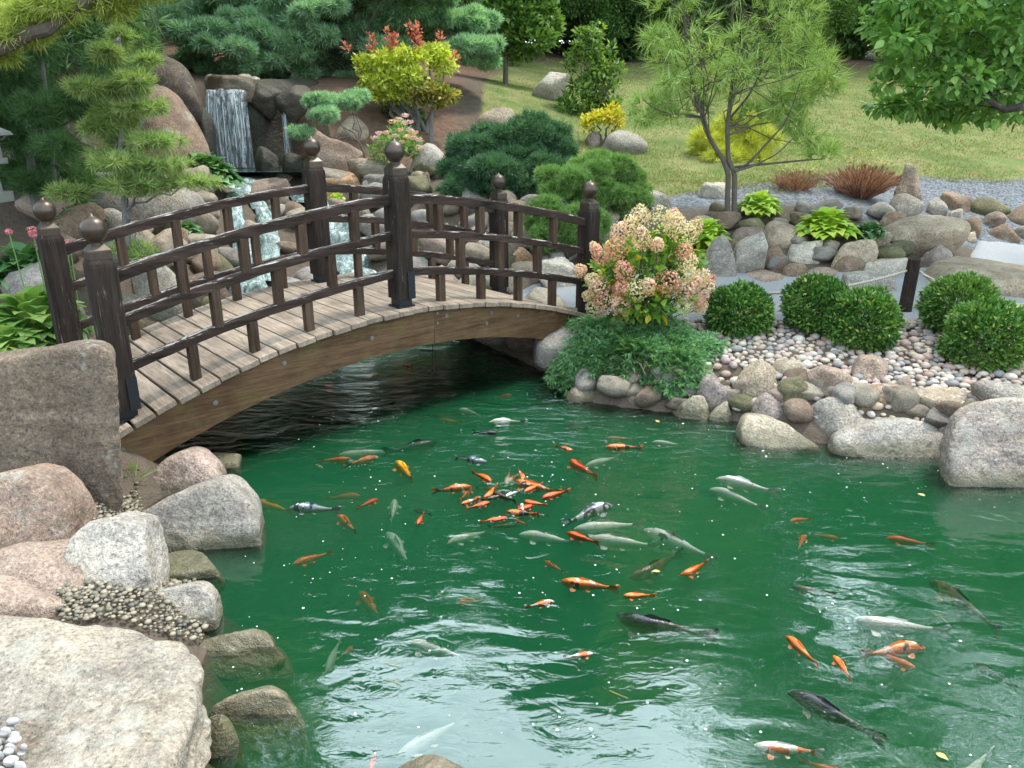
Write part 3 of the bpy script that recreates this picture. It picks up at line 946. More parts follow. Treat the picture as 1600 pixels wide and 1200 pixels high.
# waterfall cliff: wet rock round a shallow cave, its shade painted by the black tone
WFY = 13.1
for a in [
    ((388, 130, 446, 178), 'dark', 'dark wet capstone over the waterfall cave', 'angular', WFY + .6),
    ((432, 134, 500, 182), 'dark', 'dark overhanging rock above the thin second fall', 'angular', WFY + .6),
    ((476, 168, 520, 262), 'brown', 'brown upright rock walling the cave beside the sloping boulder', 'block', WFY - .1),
    ((296, 168, 336, 262), 'black', 'wet rock flank beside the main waterfall, darkened with cave shade', 'block', WFY + .1),
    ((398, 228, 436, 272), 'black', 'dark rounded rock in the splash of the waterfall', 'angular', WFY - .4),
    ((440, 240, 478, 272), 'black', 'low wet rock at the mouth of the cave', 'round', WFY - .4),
    ((290, 128, 520, 285), 'black', 'rear wall of the waterfall cave, blackened with its shade', 'block', WFY + 1.5),
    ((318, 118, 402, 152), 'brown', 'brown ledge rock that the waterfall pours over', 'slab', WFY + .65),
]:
    rock(a[0], a[1], a[2], a[3], Y=a[4], sink=.2, dr=.7, mat=M['wet_shaded_rock'])
for k, (x0, x1) in enumerate([(318, 342), (340, 362), (366, 392), (388, 412)]):
    rock((x0, 116 + (k % 2) * 4, x1, 136 + (k % 2) * 3), 'white' if k % 2 else 'cream', 'pale pebble-sized stone on the ledge above the waterfall', Y=WFY + 1.2, level=3, group='pale stones above the waterfall')

# loose stones along the stream and in the wall, too alike to tell apart
g = np.random.default_rng(4)
proto = [rock_mesh('rock', 1, .85, .75, s, 900 + k, 3) for k, s in enumerate(['round', 'angular', 'round', 'block', 'round', 'slab'])]
for me in proto: me.materials.append(M['rock'])


def filler(x, y, size, tone, label, group, lift=.22, wet=False, cat='rock'):
    o = link('rock', proto[g.integers(len(proto))])
    o.location = (x, y, max(gz(x, y), -.1) + size * lift)
    o.rotation_euler = (g.normal() * .2, g.normal() * .2, g.uniform(0, 6.28))
    o.scale = size * np.array((g.uniform(.85, 1.2), g.uniform(.85, 1.15), g.uniform(.75, 1.05)))
    o.color = (*(np.array(TONE[tone]) * g.uniform(.8, 1.15)), 1)
    tag(o, label, cat, group)


tones = ['tan', 'grey', 'cream', 'moss', 'brown', 'pink', 'palegrey', 'tan']
STREAM_A = [(-4.15, 12.45), (-4.05, 11.9), (-3.92, 11.03), (-3.66, 10.31), (-3.42, 9.84), (-3.2, 9.32), (-3.1, 8.85)]
STREAM_B = [(-4.0, 12.45), (-3.35, 12.15), (-2.65, 11.25), (-2.32, 10.5), (-2.05, 9.95), (-1.85, 9.5), (-1.8, 8.9)]


STREAM_C = [(-3.85, 11.6), (-3.5, 11.1), (-3.2, 10.2), (-3.05, 9.3)]


def dline(x, y, L):
    L = np.array(L)
    best = 9
    for a, b_ in zip(L[:-1], L[1:]):
        t = np.clip(((x - a[0]) * (b_ - a)[0] + (y - a[1]) * (b_ - a)[1]) / ((b_ - a) @ (b_ - a)), 0, 1)
        best = min(best, math.hypot(x - a[0] - t * (b_ - a)[0], y - a[1] - t * (b_ - a)[1]))
    return best


for y in np.arange(8.55, 12.8, .40):
    for x in np.arange(-4.3, .55, .42):
        px, py = x + g.uniform(-.16, .16), y + g.uniform(-.16, .16)
        s = float(sdist(np.array([px]), np.array([py]))[0])
        dd = min(dline(px, py, STREAM_A), dline(px, py, STREAM_B), dline(px, py, STREAM_C))
        if s > .1 or dd < .16 or py > 12.4 + px * .1: continue
        filler(px, py, g.uniform(.3, .55) * (.75 if dd < .35 else 1), tones[g.integers(8)], 'rounded rock in the jumble beside the cascade beyond the bridge', 'stones along the cascade')
for x in np.arange(1.2, 5.8, .36):
    for y in (9.0, 9.35, 9.75, 10.15):
        px, py = x + g.uniform(-.12, .12), y + g.uniform(-.1, .1) + (.25 if x > 4.6 else 0)
        if g.uniform() < .25: continue
        filler(px, py, g.uniform(.22, .42), tones[g.integers(8)], 'small rock filling gaps in the rock wall behind the path', 'small stones of the rock wall')
for a, b_ in zip([(1.0, 6.05), (1.75, 5.55), (2.4, 5.25), (3.1, 5.0)], [(1.75, 5.6), (2.4, 5.3), (3.1, 5.05), (4.1, 4.35)]):
    for k in range(8):
        t = (k + .5) / 8
        filler(a[0] + (b_[0] - a[0]) * t + g.uniform(-.08, .08), a[1] + (b_[1] - a[1]) * t + .10 + g.uniform(-.10, .12), g.uniform(.16, .28), tones[g.integers(8)],
               'small stone packed between the boulders of the pebble bank', 'small stones of the pebble bank', .1)
for (x, y, s_) in [(2.12, 5.33, .24), (2.22, 5.45, .2), (2.05, 5.47, .18), (.62, 6.12, .26), (.86, 5.98, .3), (1.1, 5.84, .24), (1.32, 5.74, .22), (1.0, 5.92, .18)]:
    filler(x, y, s_, tones[g.integers(8)], 'small stone packed between the boulders of the pebble bank', 'small stones of the pebble bank', .1)
for (x, y) in [(-2.75, 5.05), (-2.75, 5.4), (-3.3, 5.95), (-3.75, 6.7), (-3.9, 7.4), (-3.5, 8.5), (.15, 7.3), (.45, 6.8), (-.15, 7.7), (.3, 7.55), (-.55, 8.1)]:
    filler(x, y, g.uniform(.4, .6), tones[g.integers(5)], 'rock in the shade under the bridge ends', 'stones under the bridge ends', .1)
for (x, y, s_) in [(-3.9, 6.4, .5), (-4.3, 7, .6), (-4.6, 7.8, .5), (-4.2, 8.3, .55), (-5, 8.6, .7), (-4.1, 9.2, .5), (-4.6, 9.6, .6), (-5.3, 10.2, .8), (-4.3, 10.6, .6), (-5.4, 7.1, .5), (-6, 9.4, .7), (-6.4, 11, .9), (-4.9, 11.6, .7)]:
    filler(x, y, s_, tones[g.integers(8)], 'grey or tan rock on the planted slope behind the bridge', 'stones on the planted slope')

# the flat stepping slab on the path
rock((1424, 402, 1680, 470), 'tan', 'flat tan slab lying in the path behind the bollard', 'slab', dr=.9, sink=.6, level=5, rough=.5)

# ------------------------------------------------------------------ pebbles
b = NT('river_pebble')
geo = b.n('ShaderNodeNewGeometry')
rnd = b.math('FRACT', b.math('ADD', geo.outputs['Random Per Island'], b.info().outputs['Random']))
c = b.ramp(rnd, [(0.0, (.24, .225, .215)), (.14, (.36, .28, .235)), (.28, (.41, .365, .30)), (.42, (.31, .215, .175)), (.52, (.19, .175, .17)), (.64, (.36, .285, .205)), (.78, (.44, .395, .345)), (.88, (.33, .25, .23)), (1.0, (.24, .195, .155))], 'CONSTANT')
vv = rand_offset(b, b.coord())
n1 = b.noise(vv, 40, 4, .7)
c = b.mix(1.0, c, b.ramp(n1, [(.3, .78), (.7, 1.2)]), 'MULTIPLY')
M['pebble'] = b.principled(c, .62, b.bump(n1, .25, .003), .4)


def pebble_geo(seed, level=2):
    D, F = ICO[level]
    q = np.random.default_rng(seed)
    V = D * (1 + .13 * fbm(D, 1.1, 2, seed))[:, None]
    return V * np.array((1, q.uniform(.65, .95), q.uniform(.45, .7))), F


def pebble_field(poly, n, s0, s1, seed, lift=.35, layers=1):
    q = np.random.default_rng(seed)
    poly = np.array(poly)
    out = []
    cell = {}
    tries = 0
    while len(out) < n and tries < n * 14:
        tries += 1
        x, y = q.uniform(poly[:, 0].min(), poly[:, 0].max()), q.uniform(poly[:, 1].min(), poly[:, 1].max())
        if sdist(np.array([x]), np.array([y]), poly)[0] < 0: continue
        s = q.uniform(s0, s1) ** 1.0
        key = (int(x / .12), int(y / .12))
        if any((x - a) ** 2 + (y - c_) ** 2 < ((s + r_) * .72) ** 2 for dx in (-1, 0, 1) for dy in (-1, 0, 1) for a, c_, r_ in cell.get((key[0] + dx, key[1] + dy), ())): continue
        cell.setdefault(key, []).append((x, y, s))
        out.append((x, y, s))
    return out


BED = [(1.05, 6.65), (1.35, 6.2), (1.7, 5.6), (2.3, 5.2), (2.9, 4.9), (3.6, 4.4), (5.2, 4.1), (7, 4.3), (7, 6.7), (5, 6.88), (3.4, 7.02), (1.9, 7.0), (1.3, 7.0)]
peb = pebble_field(BED, 3000, .024, .055, 8)
peb.sort(key=lambda p: p[1] + max(0, abs(p[0] - 2.9) - 1.7) * 4)
protos = []
for k in range(8):
    V, F = pebble_geo(60 + k)
    me = mesh_np('pebble', V, [F], True)
    me.materials.append(M['pebble'])
    protos.append(me)
q = np.random.default_rng(77)
zs = ground(np.array([p[0] for p in peb]), np.array([p[1] for p in peb]))
mb = MB()
for k, ((x, y, s), z) in enumerate(zip(peb, zs)):
    rz = q.uniform(0, 6.28)
    if k < 290:
        o = link('pebble', protos[k % 8])
        o.location = (x, y, z + s * .42)
        o.rotation_euler = (q.normal() * .15, q.normal() * .15, rz)
        o.scale = (s, s, s)
        tag(o, 'smooth river pebble in the bed around the clipped box balls', 'pebble', 'river pebbles along the bank')
    else:
        V, F = pebble_geo(60 + k % 8)
        cs, sn = math.cos(rz), math.sin(rz)
        V = np.stack([V[:, 0] * cs - V[:, 1] * sn, V[:, 0] * sn + V[:, 1] * cs, V[:, 2]], -1) * s
        mb.add(V + np.array((x, y, z + s * .42)), F)
tag(mb.build('pebble_bed', M['pebble'], smooth=True), kind='stuff')


def pebble_stuff(name, poly, n, s0, s1, seed, mat, zoff=0.0, zmin=-9):
    mb = MB()
    qq = np.random.default_rng(seed)
    fld = pebble_field(poly, n, s0, s1, seed)
    zs = np.maximum(ground(np.array([p[0] for p in fld]), np.array([p[1] for p in fld])), zmin)
    for k, ((x, y, s), z) in enumerate(zip(fld, zs)):
        V, F = pebble_geo(200 + k % 9)
        rz = qq.uniform(0, 6.28)
        cs, sn = math.cos(rz), math.sin(rz)
        V = np.stack([V[:, 0] * cs - V[:, 1] * sn, V[:, 0] * sn + V[:, 1] * cs, V[:, 2]], -1) * s
        mb.add(V + np.array((x, y, z + s * .4 + zoff)), F)
    return tag(mb.build(name, mat, smooth=True), kind='stuff')


M['shingle'] = None
b = NT('shingle')
c = b.ramp(b.island(), [(0.0, (.13, .115, .08)), (.3, (.20, .17, .12)), (.5, (.09, .085, .065)), (.75, (.26, .22, .16)), (1.0, (.16, .15, .13))], 'CONSTANT')
M['shingle'] = b.principled(c, .5, None, .4)
pebble_stuff('shingle', [P0(120, 930, .1), P0(235, 905, .05), P0(300, 900, 0), P0(330, 940, 0), P0(326, 975, 0), P0(318, 1012, .02), P0(240, 1000, .1), P0(100, 1000, .15), P0(90, 900, .2), P0(150, 800, .2), P0(215, 760, .1), P0(240, 840, .05)], 1500, .006, .018, 31, M['shingle'], .02, -.02)
b = NT('white_gravel')
c = b.ramp(b.island(), [(0.0, (.24, .225, .215)), (1.0, (.40, .38, .37))])
M['white_gravel'] = b.principled(c, .8, None, .3)
# white gravel in the corner of the slab
gp = [at(-30, 1130, z=.40)[:2], at(30, 1150, z=.40)[:2], at(44, 1215, z=.40)[:2], at(-60, 1260, z=.40)[:2]]
mb = MB()
qq = np.random.default_rng(12)
for x, y, s in pebble_field(gp, 90, .012, .022, 15):
    for zz in (0, .018):
        V, F = pebble_geo(300 + qq.integers(6))
        V = V[:, [1, 2, 0]] if qq.uniform() < .5 else V
        mb.add(V * s + np.array((x + qq.normal() * .008 * (zz > 0), y + qq.normal() * .008 * (zz > 0), .415 + zz)), F)
tag(mb.build('white_gravel', M['white_gravel']), kind='stuff')

# ------------------------------------------------------------------ the arched bridge
ES = np.array((3.13, 2.70)) / math.hypot(3.13, 2.70)
ET = np.array((-ES[1], ES[0]))
ANG = math.atan2(ES[1], ES[0])
HALF, TN, TF = 2.07, -.62, .68
NEAR_CROWN = np.array((-.857, 5.86))
BC = NEAR_CROWN - ET * TN


def dz(s): return .835 - .40 * (np.asarray(s) / HALF) ** 2


bridge = empty('footbridge', (BC[0], BC[1], 0), 'dark stained arched wooden footbridge with ball-topped posts over the koi pond', 'bridge', rz=ANG)

# deck: planks across the arch, as one part
mb = MB()
q = np.random.default_rng(6)
for k, s in enumerate(np.arange(-2.42, 2.42, .139)):
    z = float(dz(s))
    sl = -2 * .40 * s / HALF ** 2
    a = math.atan(sl)
    Rm = np.array([(math.cos(a), 0, -math.sin(a)), (0, 1, 0), (math.sin(a), 0, math.cos(a))])
    e = q.uniform(-.012, .012)
    mb.box((s + .0, .03 + e, z - .02), (.132, 1.62 + q.uniform(-.02, .02), .04), Rm)
deck = mb.build('deck', M['deck'], bridge, bevel=.005)


def sweep(name, s0, s1, t, off0, off1, wd, ht, mat, wob=.004, seed=1, n=22, rail=False):
    """a squared timber that follows the arch"""
    mb = MB()
    s = np.linspace(s0, s1, n)
    zd = dz(s)
    if rail: zd = .5 * zd + .5 * np.interp(s, [s0, s1], [dz(s0), dz(s1)])
    z = zd + off0 + (off1 - off0) * (s - s0) / (s1 - s0)
    T = np.stack([np.gradient(s), 0 * s, np.gradient(z)], -1)
    T /= np.linalg.norm(T, axis=1, keepdims=True)
    Nn = np.stack([-T[:, 2], 0 * s, T[:, 0]], -1)
    q = np.random.default_rng(seed)
    prof = [(-.5, -.5), (.5, -.5), (.5, .34), (.34, .5), (-.34, .5), (-.5, .34)]
    P = np.array([[(s[i], t + a * wd, z[i]) + Nn[i] * (b * ht) for a, b in prof] for i in range(n)])
    P += q.normal(size=P.shape) * wob
    m = len(prof)
    i, j = np.meshgrid(np.arange(n - 1), np.arange(m), indexing='ij')
    mb.add(P.reshape(-1, 3), np.stack([i * m + j, i * m + (j + 1) % m, (i + 1) * m + (j + 1) % m, (i + 1) * m + j], -1).reshape(-1, 4))
    mb.add(P[0][::-1], np.arange(m)[None])
    mb.add(P[-1], np.arange(m)[None])
    return mb.build(name, mat, bridge)


for t, nm in ((-.70, 'near'), (.74, 'far')):
    for (a, c_) in ((-2.42, .22), (.224, 2.42)):
        fb = sweep('side_beam', a, c_, t, -.042 - .135, -.042 - .135, .07, .27, M['beam'], .0012, 3, 30)
    if nm == 'near':
        mb = MB()
        for s, o_ in ((-2.15, -.13), (-1.55, -.17), (-1.05, -.12), (-.35, -.16), (.34, -.1), (.75, -.19), (.8, -.1), (1.1, -.12), (1.7, -.17), (.25, -.07), (.25, -.15)):
            a = np.arange(10) * math.pi / 5
            rr = .011 if s != .25 else .007
            for r_, y_ in ((rr * 1.6, t - .038), (rr, t - .045)):
                mb.add(np.stack([s + r_ * np.cos(a), 0 * a + y_, float(dz(s)) + o_ + r_ * np.sin(a)], -1), np.arange(10)[None])
        mb.build('bolt', M['steel'], bridge)
for t in (-.35, 0, .35):
    sweep('joist', -2.4, 2.4, t, -.15, -.15, .06, .2, M['beam'], .001, 4, 24)

FIN = [(.036, .082), (.034, .092), (.036, .10), (.05, .112), (.066, .134), (.0735, .160), (.0735, .178), (.067, .204), (.05, .226), (.030, .238), (.014, .244), (.006, .256), (.0, .262)]


def post(s, t, side, h=1.0, base=.07):
    z = float(dz(s))
    w_ = .155
    mb = MB()
    zz = [z + base, z + h - .045, z + h]
    sq = lambda k: np.array([(-k, -k), (k, -k), (k, k), (-k, k)]) * w_ / 2
    # chamfered square post with shoulders cut back at the top
    c = .86
    oct_ = np.array([(-1, -c), (-c, -1), (c, -1), (1, -c), (1, c), (c, 1), (-c, 1), (-1, c)]) * w_ / 2
    lev = [(zz[0], 1.0), (z + .5, 1.0), (zz[1], 1.0), (zz[1] + .022, .965), (zz[2], .84)]
    P = np.concatenate([np.c_[oct_ * f + (s, t), np.full(8, a)] for a, f in lev])
    i, j = np.meshgrid(np.arange(len(lev) - 1), np.arange(8), indexing='ij')
    mb.add(P, np.stack([i * 8 + j, i * 8 + (j + 1) % 8, (i + 1) * 8 + (j + 1) % 8, (i + 1) * 8 + j], -1).reshape(-1, 4))
    mb.add(P[:8][::-1], np.arange(8)[None])
    mb.add(P[-8:], np.arange(8)[None])
    p = mb.build('post', M['post'], bridge, bevel=.006)
    mb = MB()
    mb.lathe(FIN, (s, t, z + h - .001), 24)
    f_ = mb.build('ball', M['bronze'], None, smooth=True)
    mb = MB()
    mb.box((s, t, z + h + .024), (.125, .125, .052))
    mb.box((s, t, z + h + .068), (.128, .128, .036), taper=.52)
    fc = mb.build('finial', M['bronze'], p, bevel=.004)
    f_.parent = fc
    mb = MB()
    mb.box((s, t, z + base / 2 + .004), (.115, .115, base + .02))
    mb.box((s, t, z + .008), (.15, .15, .012))
    # strap on the outer face and one along the bridge
    mb.box((s + .045, t - side * (w_ / 2 + .004), z + base + .10), (.062, .008, .21))
    mb.box((s + (w_ / 2 + .004), t, z + base + .10), (.008, .07, .21))
    mb.build('post_bracket', M['black_metal'], p)
    return p


for t, side in ((TN, 1), (TF, -1)):
    for s in (-HALF, 0, HALF):
        post(s, t, side, 1.0 if s else .985)
    for b0, b1 in ((-HALF, 0), (0, HALF)):
        sg = 1 if b0 < 0 else -1
        offs = {}
        for nm, oe, oc, ht in (('top_rail', .86, .815, .07), ('middle_rail', .59, .55, .06), ('lower_rail', .30, .265, .06)):
            a, c_ = (oe, oc) if b0 < 0 else (oc, oe)
            sweep(nm, b0 + .06, b1 - .06, t, a, c_, .06, ht, M['rail'], .0018, int(100 + t * 10 + b0), 24, True)
            offs[nm] = (oe, oc, ht)

        def roff(nm, s):
            oe, oc, ht = offs[nm]
            f = abs(s) / HALF
            return .5 * float(dz(s)) + .5 * float(np.interp(f, [0, 1], [dz(0), dz(HALF)])) + oc + (oe - oc) * f, ht
        L = HALF
        for fr, lo, hi in [(f, a, c_) for f in (.22, .42, .62, .82) for a, c_ in (('middle_rail', 'top_rail'), (None, 'lower_rail'))] + [(f, 'lower_rail', 'middle_rail') for f in (.31, .52, .72)]:
            s = b0 + L * fr if b0 < 0 else b1 - L * fr
            zb = float(dz(s)) - .004 if lo is None else roff(lo, s)[0] + .02
            zt = roff(hi, s)[0] - .02
            mb = MB()
            mb.box((s, t, (zb + zt) / 2), (.06, .06, zt - zb))
            mb.build('baluster', M['baluster'], bridge, bevel=.003)
# drop wire with a small weight under the side beam
mb = MB()
mb.tube([(.22, -.70, .52), (.22, -.70, .30)], .003, 5)
mb.tube([(.22, -.70, .30), (.22, -.70, .27)], .007, 6)
mb.build('hanging_wire', M['black_metal'], bridge)

# abutments: dark timber sills under both ends
for s, nm in ((-2.2, 'timber sill carrying the bridge end by the tall boulder'), (2.2, 'timber sill carrying the bridge end by the hydrangea')):
    mb = MB()
    mb.box((0, 0, 0), (.35, 1.3, .5))
    o = mb.build('abutment', M['post'], bridge, loc=(s, .03, .10), bevel=.02)

# ------------------------------------------------------------------ bollard and rope
bp = hit(1412, 492)
bol = empty('bollard', (bp[0], bp[1], bp[2] - .05), 'round dark timber bollard with a rope through it beside the path', 'bollard')
mb = MB()
mb.tube([(0.0, 0, -.1), (.005, 0, .2), (.012, 0, .45), (.016, 0, .585)], [.062, .061, .06, .058], 20)
mb.tube([(.016, 0, .585), (.016, 0, .592)], [.058, .05], 20)
mb.build('post', M['post'], bol, smooth=False)
b = NT('rope')
v = b.coord()
wv = b.n('ShaderNodeTexWave', Scale=22.0, Distortion=.6)
wv.bands_direction = 'DIAGONAL'
b.t.links.new(v, wv.inputs['Vector'])
c = b.mix(wv.outputs['Fac'], (.25, .21, .16), (.55, .50, .42))
M['rope'] = b.principled(c, .9, b.bump(wv.outputs['Fac'], .8, .004), .2)


def rope(p0, p1, sag, label):
    t = np.linspace(0, 1, 26)
    P = p0 + (p1 - p0) * t[:, None]
    P[:, 2] -= sag * 4 * t * (1 - t)
    mb = MB()
    mb.tube(P, .013, 8)
    tag(mb.build('rope', M['rope'], smooth=True), label, 'rope')


top_ = np.array((bp[0] + .014, bp[1], bp[2] + .43))
rope(np.array((1.45, 7.02, .80)), top_ - np.array((.05, 0, 0)), .16, 'sagging pale rope between the hydrangea and the bollard')
rope(top_ + np.array((.05, 0, 0)), np.array((5.1, 6.35, .86)), .22, 'sagging pale rope running from the bollard past the flat slab')

# ------------------------------------------------------------------ stone lantern at the edge of the view
b = NT('carved_stone')
n1 = b.noise(b.coord(), 30, 5, .7)
M['carved'] = b.principled(b.mix(n1, (.24, .235, .22), (.40, .39, .36)), .9, b.bump(n1, .6, .006), .3)
lp = at(-12, 316, Y=7.5)
lan = empty('stone_lantern', lp, 'pale carved stone lantern with a flared roof half out of view among the pines', 'lantern')
lan.scale = (.8, .8, .8)
mb = MB()
mb.box((0, 0, .06), (.34, .34, .12)); mb.box((0, 0, .27), (.2, .2, .34), taper=.85); mb.box((0, 0, .47), (.36, .36, .07))
mb.build('base', M['carved'], lan, bevel=.01)
mb = MB()
for sx in (-1, 1):
    for sy in (-1, 1):
        mb.box((sx * .115, sy * .115, .62), (.06, .06, .24))
mb.box((0, 0, .745), (.3, .3, .03)); mb.box((0, 0, .62), (.16, .16, .22))
mb.build('light_box', M['carved'], lan, bevel=.006)
mb = MB()
mb.box((0, 0, .78), (.52, .52, .05), taper=.93); mb.box((0, 0, .86), (.48, .48, .12), taper=.25)
mb.lathe([(0, .91), (.05, .91), (.065, .95), (.05, .99), (.0, 1.03)], (0, 0, 0), 14)
mb.build('roof', M['carved'], lan, bevel=.01)
# ------------------------------------------------------------------ foliage
def norm(a): return a / (np.linalg.norm(a, axis=-1, keepdims=True) + 1e-9)


def place(tv, tf, pos, dirs, size, rng, up=(0, 0, 1), roll=.5):
    """copies of a small template (leaf along +y, face up +z) at pos, pointing along dirs"""
    n = len(pos)
    y = norm(dirs)
    u = np.asarray(up, dtype=float) + rng.normal(size=(n, 3)) * roll
    x = norm(np.cross(y, u))
    z = np.cross(x, y)
    sz = np.broadcast_to(np.asarray(size, dtype=float), (n,))[:, None, None]
    L = (tv[None, :, 0:1] * x[:, None] + tv[None, :, 1:2] * y[:, None] + tv[None, :, 2:3] * z[:, None]) * sz
    V = (L + pos[:, None]).reshape(-1, 3)
    k = len(tv)
    return V, [(f[None] + (np.arange(n) * k)[:, None, None]).reshape(-1, f.shape[1]) for f in tf]


LEAF = (np.array([(0, 0, 0), (.26, .42, .07), (0, 1, -.05), (-.26, .42, .07), (0, .45, 0)]), [np.array([(0, 1, 2, 4), (0, 4, 2, 3)])])
BROAD = (np.array([(0, 0, 0), (.24, .2, .04), (.34, .48, .05), (.18, .8, .0), (0, 1.05, -.10), (-.18, .8, 0), (-.34, .48, .05), (-.24, .2, .04), (0, .2, -.02), (0, .48, -.02), (0, .8, -.05)]),
         [np.array([(0, 1, 8), (8, 1, 2), (8, 2, 9), (9, 2, 3), (9, 3, 10), (10, 3, 4), (0, 8, 7), (8, 6, 7), (8, 9, 6), (9, 5, 6), (9, 10, 5), (10, 4, 5)])])
_g = np.random.default_rng(1)


def tuft(n, spread, wd, seed=1, lmin=.75):
    g_ = np.random.default_rng(seed)
    V, F = [], []
    for k in range(n):
        a = k * 2.399
        s_ = spread * math.sqrt((k + .5) / n)
        d = np.array((math.sin(s_) * math.cos(a), math.cos(s_), math.sin(s_) * math.sin(a)))
        sd_ = norm(np.cross(d, g_.normal(size=3)))
        l = g_.uniform(lmin, 1)
        V += [sd_ * wd / 2, -sd_ * wd / 2, d * l + np.array((0, 0, -.04))]
        F.append((3 * k, 3 * k + 1, 3 * k + 2))
    return np.array(V), [np.array(F)]


def spray(n, seed=1):
    """a flat juniper twig: a stem with short needles to both sides"""
    g_ = np.random.default_rng(seed)
    V, F = [], []
    for k in range(n):
        y = k / n * .8
        sd_ = 1 if k % 2 else -1
        l = .34 * (1 - .6 * y) * g_.uniform(.7, 1.1)
        b0 = np.array((0, y, 0))
        tip = b0 + np.array((sd_ * l * .75, l * .8, g_.normal() * .09))
        V += [b0 + (0, -.045, .0), b0 + (0, .045, .02), tip]
        F.append((3 * k, 3 * k + 1, 3 * k + 2))
    V += [np.array((.025, 0, 0)), np.array((-.025, 0, 0)), np.array((0, 1.05, .03))]
    F.append((3 * n, 3 * n + 1, 3 * n + 2))
    return np.array(V), [np.array(F)]


def hosta_leaf():
    V, F = [], []
    prof = [(0, .03), (.10, .27), (.28, .43), (.48, .43), (.68, .31), (.87, .13), (1, .0)]
    for y, hw in prof:
        arch = .30 * math.sin(y * 2.0) - .38 * y * y
        for f in (-1, -.5, 0, .5, 1):
            V.append((f * hw, y, arch + .10 * abs(f) * hw * 2 - .03 * (abs(f) == 1)))
    for i in range(len(prof) - 1):
        for j in range(4):
            F.append((i * 5 + j, i * 5 + j + 1, i * 5 + j + 6, i * 5 + j + 5))
    return np.array(V), [np.array(F)]


HOSTA = hosta_leaf()


def ball_points(n, rng, lo=.0):
    d = norm(rng.normal(size=(n, 3)))
    r = (lo ** 3 + (1 - lo ** 3) * rng.uniform(size=n)) ** (1 / 3)
    return d, d * r[:, None]


def crown_mesh(name, pads, tmpl, size, rng, out=1.0, up=.4, jit=.5, lo=.45, flatten=True, roll=.5, lump=0.25):
    """leaves through a set of lumpy ellipsoids; pads: (x,y,z,rx,ry,rz,n)"""
    Vs, Fs, o = [], {}, 0
    for x, y, z, rx, ry, rz, n in pads:
        d, p = ball_points(int(n), rng, lo)
        f = 1 + lump * 1.6 * fbm(d * 1.0 + np.array((x, y, z)) * 3.1, 2.3, 3, 7)
        pos = p * f[:, None] * np.array((rx, ry, rz)) + np.array((x, y, z))
        dirs = norm(d * out + np.array((0, 0, up)) + rng.normal(size=d.shape) * jit)
        V, F = place(tmpl[0], tmpl[1], pos, dirs, size * rng.uniform(.7, 1.2, len(pos)), rng, roll=roll)
        for q_ in F: Fs.setdefault(q_.shape[1], []).append(q_ + o)
        Vs.append(V)
        o += len(V)
    return mesh_np(name, np.concatenate(Vs), [np.concatenate(v) for v in Fs.values()])


def limb(mb, a, b_, r0, r1, rng, sag=.08, n=7, wob=.04, sides=6):
    a, b_ = np.array(a, float), np.array(b_, float)
    t = np.linspace(0, 1, n)
    P = a + (b_ - a) * t[:, None]
    L = np.linalg.norm(b_ - a)
    P[:, 2] += sag * L * np.sin(t * math.pi)
    P[1:-1] += rng.normal(size=(n - 2, 3)) * wob * L
    mb.tube(P, r0 + (r1 - r0) * t, sides, cap=False)
    return P


def split(pads, k, f, rng, sq=1.0):
    """each pad as a cluster of k smaller ones"""
    out = []
    for x, y, z, rx, ry, rz, n in pads:
        d, p = ball_points(k, rng, .3)
        for q_ in p:
            s_ = f * rng.uniform(.7, 1.3)
            out.append((x + q_[0] * rx * .9, y + q_[1] * ry * .9, z + q_[2] * rz * .9, rx * s_, ry * s_, max(rz * s_, rx * s_ * .45) * sq, max(8, n // k)))
    return out


# leaf colours
M['pine_blue'] = leaf_material('blue_pine_needles', [(0, (.09, .19, .11)), (.5, (.20, .35, .21)), (1, (.36, .50, .34))], .4, .6, patch=needle_patch((.34, .48, .33)))
M['pine_dark'] = leaf_material('dark_pine_needles', [(0, (.03, .07, .03)), (.5, (.06, .13, .05)), (1, (.12, .21, .07))], .3, .6)
M['pine_gold'] = leaf_material('gold_green_needles', [(0, (.17, .23, .05)), (.5, (.32, .38, .09)), (1, (.50, .52, .17))], .35, .6)
M['pine_mid'] = leaf_material('yellow_green_needles', [(0, (.09, .15, .04)), (.5, (.18, .26, .08)), (1, (.32, .39, .15))], .35, .6, patch=(6.5, .5, .6, .7, (.38, .44, .18)))
M['pine_airy'] = leaf_material('long_green_needles', [(0, (.13, .21, .06)), (.5, (.28, .38, .11)), (1, (.44, .53, .20))], .35, .6)
M['spruce'] = leaf_material('dark_spruce_needles', [(0, (.02, .055, .028)), (.5, (.045, .11, .052)), (1, (.09, .18, .085))], .25, .55, patch=needle_patch((.11, .21, .10), .6, 9))
M['mugo'] = leaf_material('mugo_needles', [(0, (.065, .135, .035)), (.5, (.13, .23, .06)), (1, (.21, .33, .10))], .3, .55, patch=needle_patch((.25, .38, .12), .6, 9))
M['juniper'] = leaf_material('juniper_needles', [(0, (.05, .125, .055)), (.5, (.11, .24, .10)), (1, (.22, .36, .16))], .25, .55)
M['box'] = leaf_material('box_leaves', [(0, (.025, .075, .014)), (.6, (.055, .14, .026)), (.9, (.10, .20, .04)), (.93, (.20, .28, .06)), (.985, (.26, .32, .07)), (1, (.30, .22, .08))], .25, .42, .45, patch=(3.2, .50, .64, .55, (.17, .28, .06)))
M['wood_leaf'] = leaf_material('woodland_leaves', [(0, (.03, .07, .018)), (.5, (.068, .14, .038)), (1, (.14, .24, .065))], .35, .55)
M['dark_bark'] = bark_material('dark_bark', (.02, .016, .013), (.07, .055, .045))
M['wood_leaf_light'] = leaf_material('woodland_leaves_light', [(0, (.045, .095, .02)), (.5, (.085, .16, .035)), (1, (.15, .24, .06))], .4, .55)
